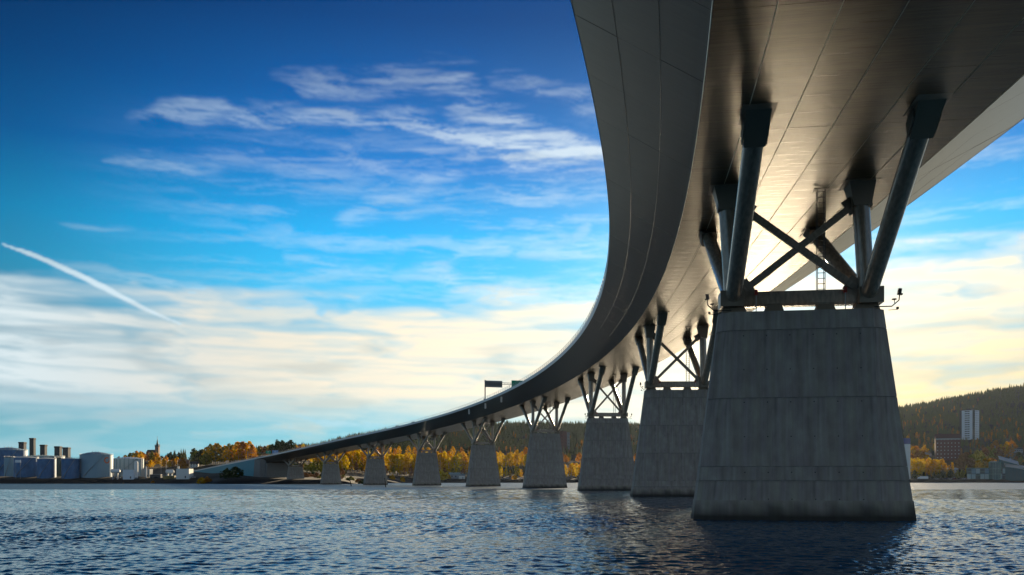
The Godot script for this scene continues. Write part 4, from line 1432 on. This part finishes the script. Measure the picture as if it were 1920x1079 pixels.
func gantry(s: float, w0: float, w1: float, h: float, grey: Array, green: Array, label: String, blue := []) -> void:
	var at := on(s, w0, 0.75)
	var t := thing("sign_gantry", at, label, "sign gantry", "", -heading(s))
	var l := w1 - w0
	var b := MB.new()
	b.box(Vector3(0, h / 2, 0), Vector3(0.42, h, 0.42))
	b.box(Vector3(0, 0.3, 0), Vector3(1.0, 0.6, 1.0))
	part("post", b, M.sign_grey, t)
	var c := MB.new()
	c.box(Vector3(l, h / 2, 0), Vector3(0.42, h, 0.42))
	c.box(Vector3(l, 0.3, 0), Vector3(1.0, 0.6, 1.0))
	part("post", c, M.sign_grey, t)
	var q := MB.new()
	for y in [h - 1.05, h - 1.75]:
		q.box(Vector3(l / 2, y, 0), Vector3(l, 0.2, 0.3))
	var x := 0.5
	while x < l:
		q.beam(Vector3(x, h - 1.75, 0), Vector3(x + 0.7, h - 1.05, 0), 0.1, 0.1)
		x += 1.4
	part("crossbeam", q, M.sign_grey, t)
	for e in [[grey, "sign_grey", "sign_panel", -1.0], [green, "sign_green", "sign_panel", 1.0], [blue, "sign_blue", "sign_panel", 1.0]]:
		if e[0].is_empty(): continue
		var p := MB.new()
		var z: float = e[3] * 0.35
		p.box(Vector3((e[0][0] + e[0][1]) / 2, (e[0][2] + e[0][3]) / 2, z), Vector3(e[0][1] - e[0][0], e[0][3] - e[0][2], 0.14))
		var o := part(e[2], p, M[e[1]], t)
		if e[1] == "sign_grey":
			for k in 3:
				var rb := MB.new()
				rb.box(Vector3((e[0][0] + e[0][1]) / 2, lerpf(e[0][2], e[0][3], (k + 0.5) / 3.0), z + 0.13), Vector3(e[0][1] - e[0][0] - 0.2, 0.12, 0.1))
				part("stiffening_rail", rb, M.galvanised, o)
		else:
			var m := MB.new()
			var mx: float = lerpf(e[0][0], e[0][1], 0.45)
			var my: float = (e[0][2] + e[0][3]) / 2
			m.box(Vector3(mx, my - 0.1, z + 0.09), Vector3(0.22, 1.3, 0.04))
			m.tri(Vector3(mx - 0.45, my + 0.45, z + 0.11), Vector3(mx + 0.45, my + 0.45, z + 0.11), Vector3(mx, my + 1.1, z + 0.11))
			part("white_arrow", m, M.white_paint, o)
			var fr := MB.new()
			for y2 in [e[0][2] + 0.1, e[0][3] - 0.1]:
				fr.box(Vector3((e[0][0] + e[0][1]) / 2, y2, z + 0.09), Vector3(e[0][1] - e[0][0] - 0.1, 0.07, 0.04))
			part("white_border", fr, M.white_paint, o)

func middle_shore() -> void:
	house("warehouse", spot(856, 1200), 20, 14, 5.2, 7.8, "wall_grey", "roof_teal", 0.25, "low grey warehouse with a pale roof on the far bank", "warehouse", 4, 1)
	crate_box("white_shed", 860.5, 871, 893, 900, 1192, 6, "white_wall", "bright white shed end at the right of the grey warehouse", "shed")
	house("house", spot(1062, 1335), 9, 8, 6.0, 9.5, "white_wall", "roof_dark", 1.2, "left of two white houses among the yellow trees")
	house("house", spot(1073, 1345), 9, 8, 6.5, 10.0, "white_wall", "roof_dark", 1.1, "right of two white houses among the yellow trees")
	var at := spot(1056, 1580)
	house("apartment_block", at, 11, 12, height_of(810, 1580) - at.y, 0, "brick_red", "roof_red", 0.1, "red brick tower block on the wooded hill behind the piers", "building", 2, 7)
	at = spot(1063.5, 1590)
	house("apartment_block", at, 7, 12, height_of(812, 1590) - at.y, 0, "wall_grey", "roof_dark", 0.1, "grey wing joined to the red tower block on the hill", "building", 2, 7)
	for q in [[934, "car_white", "white car on the far bank below the yellow birches, left of two"], [943, "car_dark", "dark car on the far bank between two white cars"], [951, "car_white", "white car on the far bank below the yellow birches, right of two"], [978, "car_white", "white car on the far bank near the fourth pier"]]:
		car(spot(q[0], 1215), 1.4, q[1], q[2], "cars parked on the middle bank", 1.2)

func right_shore() -> void:
	var at := spot(1819, 1750)
	var u := pxm(1750)
	var h := height_of(770.5, 1750) - at.y
	var t := thing("tower_block", at, "tall white apartment tower with dark balcony bays on the right hillside", "building", "", -0.9)
	var bw := 25.0 * u
	var bd := 21.0 * u
	var b := MB.new()
	b.box(Vector3(0, h / 2 - 3, 0), Vector3(bw, h + 6, bd))
	part("wall", b, M.blue_white, t)
	var rf := MB.new()
	rf.box(Vector3(0, h + 0.3, 0), Vector3(bw + 0.5, 0.6, bd + 0.5))
	rf.box(Vector3(0, h + 1.7, 0), Vector3(bw * 0.35, 2.6, bd * 0.4))
	part("roof", rf, M.roof_dark, t)
	for x in [-0.5, 0.46]:
		var c := MB.new()
		c.box(Vector3(bw * x + bw * 0.02, h / 2 - 3, bd / 2 + 0.15), Vector3(bw * 0.16, h + 5.9, 0.5))
		part("dark_strip", c, M.wall_dark, t)
	for j in 13:
		var y := h * (j + 0.5) / 13.0
		for x in [-0.09, 0.1]:
			var wb := MB.new()
			wb.box(Vector3(bw * x, y, bd / 2 + 0.08), Vector3(bw * 0.17, h / 13.0 * 0.42, 0.3))
			part("balcony_bay", wb, M.window_dark, t)
		for z in [-0.25, 0.05, 0.32]:
			var wb := MB.new()
			wb.box(Vector3(bw / 2 + 0.06, y, bd * z), Vector3(0.3, h / 13.0 * 0.36, bd * 0.12))
			part("window", wb, M.wall_grey, t)
	var mast := MB.new()
	mast.tube(Vector3(2, h, 0), Vector3(2, h + 9, 0), 0.15, 0.08, 5)
	part("mast", mast, M.galvanised, t)
	# red brick block with a grey upper storey
	at = spot(1777, 1500)
	u = pxm(1500)
	var eh := height_of(822, 1500) - at.y
	var rb := house("apartment_block", at, 42.0 * u, 16, eh, eh + 6.5, "brick_red", "roof_red", -0.3, "long dark red brick apartment block with rows of pale windows", "building", 7, 6, "window_pale")
	var top := MB.new()
	top.box(Vector3(0, eh - 1.9, 8.05), Vector3(42.0 * u + 0.1, 2.4, 0.3))
	part("pale_band", top, M.wall_grey, rb)
	# glass pavilion
	at = spot(1872, 1262)
	u = pxm(1262)
	t = thing("glass_pavilion", at, "glass fronted pavilion with bright metal roofs on the right shore", "building", "", -0.4)
	var H := height_of(878, 1262) - at.y
	var L := 104.0 * u
	var gb := MB.new()
	gb.box(Vector3(0, H / 2 - 1, -8.2), Vector3(L, H + 2, 15))
	part("glass_hall", gb, M.pavilion_glass, t)
	for k in 15:
		var p := MB.new()
		p.box(Vector3(L * (k / 14.0 - 0.5), H / 2, -0.4), Vector3(0.3, H, 0.35))
		part("mullion", p, M.cap_dark, t)
		if k < 14:
			for row in 2:
				var pn := MB.new()
				pn.box(Vector3(L * ((k + 0.5) / 14.0 - 0.5), H * (0.25 + 0.48 * row), -0.62), Vector3(L / 14.0 - 0.5, H * 0.42, 0.1))
				part("pane", pn, M[["pane_dark", "pane_blue", "pane_pale"][rng.randi() % 3]], t)
	for y in [0.35, 0.7, 1.0]:
		var p := MB.new()
		p.box(Vector3(0, H * y, -0.42), Vector3(L, 0.22, 0.3))
		part("transom", p, M.green_frame, t)
	var rot := MB.new()   # round glazed bay with green frames
	var RX := (1867 - 1872) * u
	var RH := height_of(867, 1262) - at.y
	rot.lathe(Vector3(RX, -1, -2), [[7.6, 0], [7.6, RH], [6.4, RH + 2.0], [0.1, RH + 2.6]], 20)
	part("glazed_bay", rot, M.pavilion_glass, t)
	for k in 13:
		var a := PI * k / 12.0
		var p := MB.new()
		p.box(Vector3(RX + cos(a) * 7.7, RH / 2, -2 + sin(a) * 7.7), Vector3(0.26, RH, 0.26))
		part("green_mullion", p, M.green_frame, t)
	for y in [0.3, 0.6, 0.98]:
		var p := MB.new()
		p.lathe(Vector3(RX, RH * y, -2), [[7.72, 0], [7.85, 0.15], [7.72, 0.3]], 20)
		part("green_hoop", p, M.green_frame, t)
	for q in [[1875, 1908, 861, 872, -9.0, "upper metal roof catching the sun"], [1884, 1935, 875, 884, 1.0, "lower metal roof over the right wing"]]:
		var x0: float = (q[0] - 1872) * u
		var x1: float = (q[1] - 1872) * u
		var y0 := height_of(q[2], 1262) - at.y
		var y1 := height_of(q[3], 1262) - at.y
		var z: float = q[4]
		var p := MB.new()
		p.hexa([Vector3(x0, y0 - 0.5, z), Vector3(x1, y1 - 0.5, z), Vector3(x1, y1 + 4.5, z - 13), Vector3(x0, y0 + 4.5, z - 13)], [Vector3(x0, y0, z), Vector3(x1, y1, z), Vector3(x1, y1 + 5.0, z - 13), Vector3(x0, y0 + 5.0, z - 13)])
		tag(part("roof", p, M.roof_metal, t), q[5])
		var wl := MB.new()
		wl.hexa([Vector3(x0, 0, z - 1), Vector3(x1, 0, z - 1), Vector3(x1, 0, z - 12.5), Vector3(x0, 0, z - 12.5)], [Vector3(x0, y0 - 0.5, z - 1), Vector3(x1, y1 - 0.5, z - 1), Vector3(x1, y1 + 4.3, z - 12.5), Vector3(x0, y0 + 4.3, z - 12.5)])
		part("wing_wall", wl, M.pavilion_glass, t)
		for k in 9:
			var mu := MB.new()
			mu.box(Vector3(lerpf(x0, x1, k / 8.0), lerpf(y0, y1, k / 8.0) / 2 - 0.3, z - 0.95), Vector3(0.25, lerpf(y0, y1, k / 8.0) - 0.7, 0.3))
			part("mullion", mu, M.roof_dark, t)
	# white silo with a blue cap, half behind the front pier
	at = spot(1695.5, 1275)
	u = pxm(1275)
	t = thing("white_silo", at, "tall white silo with a dark blue cap beside the front pier", "silo")
	var sb := MB.new()
	var y0 := height_of(833.5, 1275) - at.y
	sb.box(Vector3(0, y0 / 2 - 1, 0), Vector3(17 * u, y0 + 2, 12))
	part("body", sb, M.white_wall, t)
	var cb := MB.new()
	var y1 := height_of(822.5, 1275) - at.y
	cb.box(Vector3(0, (y0 + y1) / 2, 0), Vector3(17 * u + 0.3, y1 - y0, 12.3))
	part("cap", cb, M.deep_blue, t)
	# low buildings and houses on the slope
	house("long_hall", spot(1774, 1400), 33, 14, 5.0, 7.0, "wall_grey", "tank_pale", 0.1, "low hall with a pale roof below the red brick block", "hall", 6, 1)
	house("house", spot(1893, 1480), 9, 9, 6.5, 11.0, "blue_white", "roof_dark", 1.4, "pale gabled house on the slope above the pavilion")
	house("house", spot(1905, 1490), 8, 9, 5.5, 9.0, "brick_red", "roof_red", 1.2, "small red house right of the pale gabled house")
	house("house", spot(1902, 1590), 26, 10, 5.5, 8.0, "wall_grey", "roof_dark", 0.0, "long grey house among orange trees high on the right", "house", 7, 1)
	house("house", spot(1741, 1540), 9, 8, 5.0, 8.0, "white_wall", "roof_dark", 0.6, "small pale house left of the red brick block")
	house("house", spot(1726, 1560), 10, 8, 4.5, 7.5, "wall_grey", "roof_dark", 0.2, "grey roofed house half hidden in orange trees on the right")
	# vehicles along the quay and on the terrace road
	var van := thing("white_lorry", spot(1731, 1268), "white box lorry parked on the quay below the yellow trees", "lorry", "", 1.5)
	var vb := MB.new()
	vb.box(Vector3(0, 2.3, 1.5), Vector3(3.2, 3.6, 10.5))
	part("box_body", vb, M.white_paint, van)
	var vc := MB.new()
	vc.hexa([Vector3(-1.4, 0.5, -4.0), Vector3(1.4, 0.5, -4.0), Vector3(1.4, 0.5, -7.0), Vector3(-1.4, 0.5, -7.0)], [Vector3(-1.35, 3.2, -4.0), Vector3(1.35, 3.2, -4.0), Vector3(1.35, 3.1, -6.0), Vector3(-1.35, 3.1, -6.0)])
	part("cab", vc, M.blue_white, van)
	for z in [-5.6, 2.5, 5.0]:
		for x in [-1.3, 1.3]:
			var w := MB.new()
			w.tube(Vector3(x - 0.2, 0.55, z), Vector3(x + 0.2, 0.55, z), 0.55, 0.55, 10)
			part("wheel", w, M.tyre, van)
	var paints := ["car_white", "car_dark", "car_blue", "car_white", "car_red", "car_dark", "car_white", "car_white"]
	var says := ["white car nearest the lorry on the right quay", "dark car second from the lorry on the right quay", "blue car in the row on the right quay", "white car right of the blue car on the quay", "red car midway along the right quay", "dark car next to the red car on the quay", "white car left of the last car on the quay", "white car nearest the glass pavilion on the quay"]
	for k in 8:
		car(spot(1757 + k * 8.5, 1266 + (k % 3) * 5), 1.5 + (k % 2) * 0.2, paints[k], says[k], "cars parked along the right quay", 1.15)
	var wall := thing("terrace_wall", spot(1900, 1400), "pale sunlit terrace wall along the road above the pavilion", "wall", "", -0.04)
	var wb2 := MB.new()
	wb2.box(Vector3(6, 0.6, 0), Vector3(56, 1.8, 0.8))
	part("masonry", wb2, M.roof_metal, wall)
	for k in 4:
		car(spot(1884 + k * 9.5, 1420), 1.57, ["car_white", "car_dark", "car_white", "car_blue"][k], "%s car on the terrace road, %s" % [["white", "dark", "white", "blue"][k], ["leftmost of four", "second from the left", "third from the left", "rightmost of four"][k]], "cars on the terrace road", 1.3)

func plant_trees() -> void:
	var Y := ["leaf_yellow", "leaf_yellow", "leaf_gold"]
	var O := ["leaf_gold", "leaf_orange", "leaf_rust"]
	# left: church hill and the groups by the ramp
	stand("hill_tree", "round", ["leaf_rust", "leaf_olive", "leaf_gold", "leaf_orange"], 212, 300, 1180, 1330, 20, 9, 14, "autumn tree on the wooded hill below the church", "trees on the church hill", 0.9)
	stand("hill_tree", "round", ["leaf_green", "leaf_olive"], 214, 350, 1340, 1430, 16, 9, 14, "dark green tree at the top of the church hill", "dark trees on the church hill")
	stand("hill_tree", "round", ["leaf_orange", "leaf_gold"], 280, 335, 1140, 1200, 8, 9, 13, "orange tree in front of the church", "orange trees below the church")
	stand("spruce_tree", "spruce", ["needle"], 318, 350, 1300, 1360, 7, 16, 22, "dark spruce right of the church spire", "spruces right of the church")
	tree("maple_tree", "round1", "leaf_orange", spot(342, 1080, -0.3), 16, "single rounded orange tree left of the white cottage", "")
	stand("green_tree", "round", ["leaf_green", "leaf_olive"], 362, 392, 1120, 1200, 8, 14, 22, "green tree in the group above the white cottage", "green trees above the ramp")
	stand("poplar_tree", "birch", ["leaf_olive", "leaf_olive", "leaf_gold"], 386, 440, 1110, 1170, 16, 23, 29, "tall olive yellow tree in the group above the ramp", "olive trees above the ramp", 1.3)
	stand("poplar_tree", "birch", ["leaf_gold", "leaf_orange"], 440, 473, 1090, 1140, 8, 24, 29, "tall golden tree right of the olive group", "golden trees above the ramp", 1.5)
	stand("hill_tree", "round", ["leaf_rust", "leaf_gold", "leaf_olive"], 476, 520, 1180, 1260, 8, 11, 16, "autumn tree behind the grey house by the bridge end", "trees behind the grey house")
	stand("green_tree", "round", ["leaf_green"], 510, 545, 1190, 1240, 6, 16, 22, "dark green tree rising above the end of the deck", "green trees above the deck end")
	stand("hill_tree", "birch", O, 545, 640, 1200, 1320, 18, 15, 22, "orange tree seen above the far end of the deck", "orange trees above the deck", 1.5)
	stand("bank_tree", "round", ["leaf_rust", "leaf_olive", "leaf_green"], 520, 650, 960, 1060, 20, 8, 13, "dim olive tree on the bank under the deck end", "trees under the deck end")
	# middle: the long yellow rows
	stand("birch_tree", "birch", Y, 636, 760, 1210, 1250, 30, 27, 34, "bright yellow birch in the tall row left of the sixth pier", "yellow birches left of the sixth pier", 1.25)
	stand("birch_tree", "birch", Y, 760, 875, 1225, 1270, 28, 28, 35, "bright yellow birch in the tall row between sixth and fifth piers", "yellow birches between sixth and fifth piers", 1.25)
	stand("birch_tree", "birch", Y, 568, 650, 1130, 1190, 16, 19, 26, "", "yellow birches by the bridge end", 1.25)
	stand("birch_tree", "birch", ["leaf_rust", "leaf_gold", "leaf_olive"], 640, 880, 1196, 1222, 30, 10, 16, "shaded brown birch at the foot of the yellow row", "brown birches at the foot of the row", 1.2)
	stand("birch_tree", "birch", Y, 880, 1000, 1325, 1360, 26, 23, 29, "yellow birch in the upper row between fifth and fourth piers", "yellow birches between fifth and fourth piers", 1.1)
	stand("birch_tree", "birch", Y, 930, 1000, 1215, 1250, 9, 11, 19, "yellow birch standing low on the bank left of the fourth pier", "low yellow birches left of the fourth pier", 1.1)
	stand("spruce_tree", "spruce", ["needle"], 915, 1000, 1270, 1320, 20, 11, 15, "dark spruce between the two yellow rows", "dark spruces between the yellow rows")
	stand("birch_tree", "birch", Y, 1056, 1100, 1215, 1260, 9, 15, 23, "yellow birch on the bank between fourth and third piers", "yellow birches between fourth and third piers", 1.2)
	stand("hill_tree", "birch", O, 640, 880, 1330, 1480, 26, 15, 22, "orange birch on the slope above the yellow row", "orange birches above the yellow row", 1.4)
	stand("hill_tree", "round", ["leaf_orange", "leaf_gold", "leaf_rust"], 880, 1010, 1410, 1500, 14, 14, 19, "orange tree on the slope behind the fifth and fourth piers", "orange trees behind the middle piers")
	stand("hill_tree", "round", ["leaf_orange", "leaf_gold", "leaf_olive", "leaf_rust"], 1046, 1200, 1290, 1480, 18, 12, 18, "orange tree on the slope behind the third pier", "orange trees behind the third pier")
	tree("bush", "bush0", "leaf_yellow", spot(828, 1175, -0.2), 12, "big rounded yellow bush on the bank beside the warehouse", "", 1.2)
	for q in [[755, "small yellow bush on the bank right of the seventh pier"], [736, "golden bush on the bank just right of the mooring post"], [840, "golden bush between the big yellow bush and the warehouse"], [965, "golden bush at the water edge left of the fourth pier"], [933, "low golden bush at the water edge right of the fifth pier"]]:
		tree("bush", "bush" + str(rng.randi() % 3), "leaf_gold", spot(q[0], 1190 if q[0] > 790 else 1110, -0.2), 6.0, q[1], "")
	for q in [[378, 5.5, "leaf_gold", "golden bush at the foot of the ramp, left one"], [388, 5.0, "leaf_orange", "orange bush at the foot of the ramp, right one"], [425, 8.0, "leaf_green", "dark green bush against the ramp wall, left one"], [441, 9.0, "leaf_green", "tall dark green bush against the ramp wall, right one"], [231, 3.4, "leaf_orange", "small orange bush on the bank by the pump house"], [160, 3.2, "leaf_gold", "small golden bush on the bank below the big tank"], [286, 2.6, "leaf_orange", "tiny orange bush right of the pump house"]]:
		tree("bush", "bush" + str(rng.randi() % 3), q[2], spot(q[0], 868.0 if q[0] < 330 else 800.0, -0.2), q[1], q[3], "", 1.2)
	stand("bush", "bush", ["leaf_olive", "leaf_rust", "leaf_green"], 566, 690, 764, 900, 26, 2.2, 4.5, "", "bushes on the bank behind farthest piers", 1.3)
	# right: yellow row on the quay, mixed trees round the buildings
	stand("birch_tree", "birch", Y, 1703, 1768, 1300, 1330, 17, 23, 31, "tall yellow birch in the row right of the front pier", "yellow birches right of the front pier", 1.15)
	stand("birch_tree", "spire", ["leaf_gold", "leaf_yellow"], 1772, 1788, 1320, 1335, 3, 19, 24, "pointed golden birch right of the yellow row", "pointed golden birches", 1.0)
	tree("birch_tree", "spire2", "leaf_yellow", spot(1812.5, 1318, -0.3), 19, "single pointed yellow birch among dark trees on the right", "", 0.9)
	stand("dark_tree", "round", ["leaf_green", "needle", "leaf_olive"], 1700, 1865, 1292, 1330, 26, 8, 14, "dark tree at the foot of the slope along the right quay", "dark trees along the right quay", 0.8)
	stand("hill_tree", "round", ["leaf_gold", "leaf_orange", "leaf_rust", "leaf_yellow"], 1694, 1745, 1430, 1540, 12, 16, 25, "autumn tree above the yellow row right of the front pier", "autumn trees above the right row")
	stand("oak_tree", "round", ["leaf_rust", "leaf_rust", "leaf_olive"], 1800, 1835, 1390, 1440, 6, 22, 30, "large rust brown tree in front of the white tower", "rust trees below the white tower", 1.1)
	stand("oak_tree", "round", ["leaf_olive", "leaf_gold", "leaf_orange"], 1830, 1872, 1380, 1430, 7, 16, 22, "olive gold tree above the glass pavilion", "olive trees above the pavilion", 1.0)
	stand("hill_tree", "round", ["leaf_rust", "leaf_green", "leaf_olive"], 1835, 1880, 1480, 1560, 8, 14, 22, "dim brown tree on the slope right of the white tower", "brown trees right of the tower")
	stand("hill_tree", "birch", ["leaf_orange", "leaf_gold"], 1862, 1900, 1520, 1570, 9, 20, 27, "orange tree in the cluster high on the right slope", "orange trees high on the right", 1.6)
	stand("hill_tree", "round", ["leaf_orange", "leaf_rust", "leaf_olive", "leaf_green"], 1896, 1960, 1410, 1520, 14, 12, 20, "autumn tree among houses at the right edge", "autumn trees at the right edge")
	stand("hill_tree", "birch", ["leaf_orange", "leaf_gold", "leaf_rust"], 1692, 1800, 1600, 1760, 22, 11, 17, "orange birch low on the forest slope behind the brick block", "orange birches behind the brick block", 1.3)
	stand("spruce_tree", "spruce", ["needle"], 1690, 1800, 1560, 1660, 24, 13, 19, "dark spruce on the slope behind the red brick block", "spruces behind the brick block")
	stand("spruce_tree", "spruce", ["needle"], 1845, 1960, 1570, 1680, 24, 13, 19, "dark spruce on the slope right of the white tower", "spruces right of the tower")

func small_things() -> void:
	for q in [[658.5, 469.0, 3.0, 0.22, "black mooring post leaning in the water right of the eighth pier"], [723.2, 392.0, 3.9, 0.10, "black mooring post leaning in the water beside the seventh pier"]]:
		var at := Vector3((q[0] - 960.0) / F * q[1], 0, -q[1])
		var t := thing("mooring_post", at, q[4], "post")
		var b := MB.new()
		var lean := Vector3(-q[3], 1, 0).normalized()
		b.tube(lean * -2.0, lean * q[2], 0.24, 0.2, 10)
		part("pole", b, M.dark_wood, t)
		var c := MB.new()
		c.tube(lean * q[2], lean * (q[2] + 0.2), 0.28, 0.26, 10)
		part("cap", c, M.black_paint, t)
	car(on(512, -10.0, 0.75), -heading(512), "car_dark", "dark car driving on the deck, left of two", "", 1.3)
	car(on(484, -10.0, 0.75), -heading(484), "car_dark", "dark car driving on the deck, right of two", "", 1.3)
	gantry(346.0, -14.2, 16.3, 9.2, [0.3, 8.2, 6.0, 9.0], [12.4, 20.8, 5.8, 9.4], "sign gantry on the bridge with a grey sign back and a green sign")
	gantry(850.0, -14.0, 16.2, 8.2, [], [17.0, 21.8, 6.2, 9.0], "distant sign gantry at the bridge end with green and blue signs", [23.2, 29.0, 6.0, 9.6])
#MORE3

func _ready() -> void:
	rng.seed = 7
	var az := deg_to_rad(15.0)
	var el := deg_to_rad(9.9)
	var sun_dir := Vector3(sin(az) * cos(el), sin(el), -cos(az) * cos(el))
	var cam := Camera3D.new()
	cam.name = "camera"
	cam.projection = Camera3D.PROJECTION_FRUSTUM
	cam.near = 0.3; cam.far = 9000.0
	cam.size = 2.0 * cam.near * 539.5 / F
	cam.frustum_offset = Vector2(0, cam.near * (HORIZON - 539.5) / F)
	cam.position = Vector3(0, CAM_H, 0)
	add_child(cam)
	var env := Environment.new()
	env.background_mode = Environment.BG_SKY
	env.tonemap_mode = Environment.TONE_MAPPER_LINEAR
	env.tonemap_exposure = 2.0
	env.background_energy_multiplier = 0.5
	env.volumetric_fog_enabled = true
	env.volumetric_fog_density = 0.000008
	env.volumetric_fog_albedo = Color(0.80, 0.88, 1.0)
	env.volumetric_fog_anisotropy = 0.55
	env.sdfgi_enabled = true; env.ssao_enabled = true; env.ssil_enabled = true
	var sky := Sky.new()
	var sm := PanoramaSkyMaterial.new()
	sm.panorama = sky_texture(sun_dir)
	sky.sky_material = sm
	env.sky = sky
	var we := WorldEnvironment.new()
	we.name = "sky"
	we.environment = env
	add_child(we)
	var sun := DirectionalLight3D.new()
	sun.name = "sun"
	sun.light_color = Color(1.0, 0.90, 0.74)
	sun.light_energy = 1.5
	sun.light_angular_distance = 0.5
	sun.shadow_enabled = true
	add_child(sun)
	sun.look_at_from_position(sun_dir * 100.0, Vector3.ZERO)
	terrain_noise.seed = 51; terrain_noise.frequency = 0.006; terrain_noise.fractal_octaves = 4
	make_materials()
	make_line()
	make_water()
	make_land()
	make_kinds()
	make_forest()
	shore_materials()
	make_deck()
	for i in 9:
		make_pier(i)
	approach()
	left_shore()
	middle_shore()
	right_shore()
	plant_trees()
	small_things()
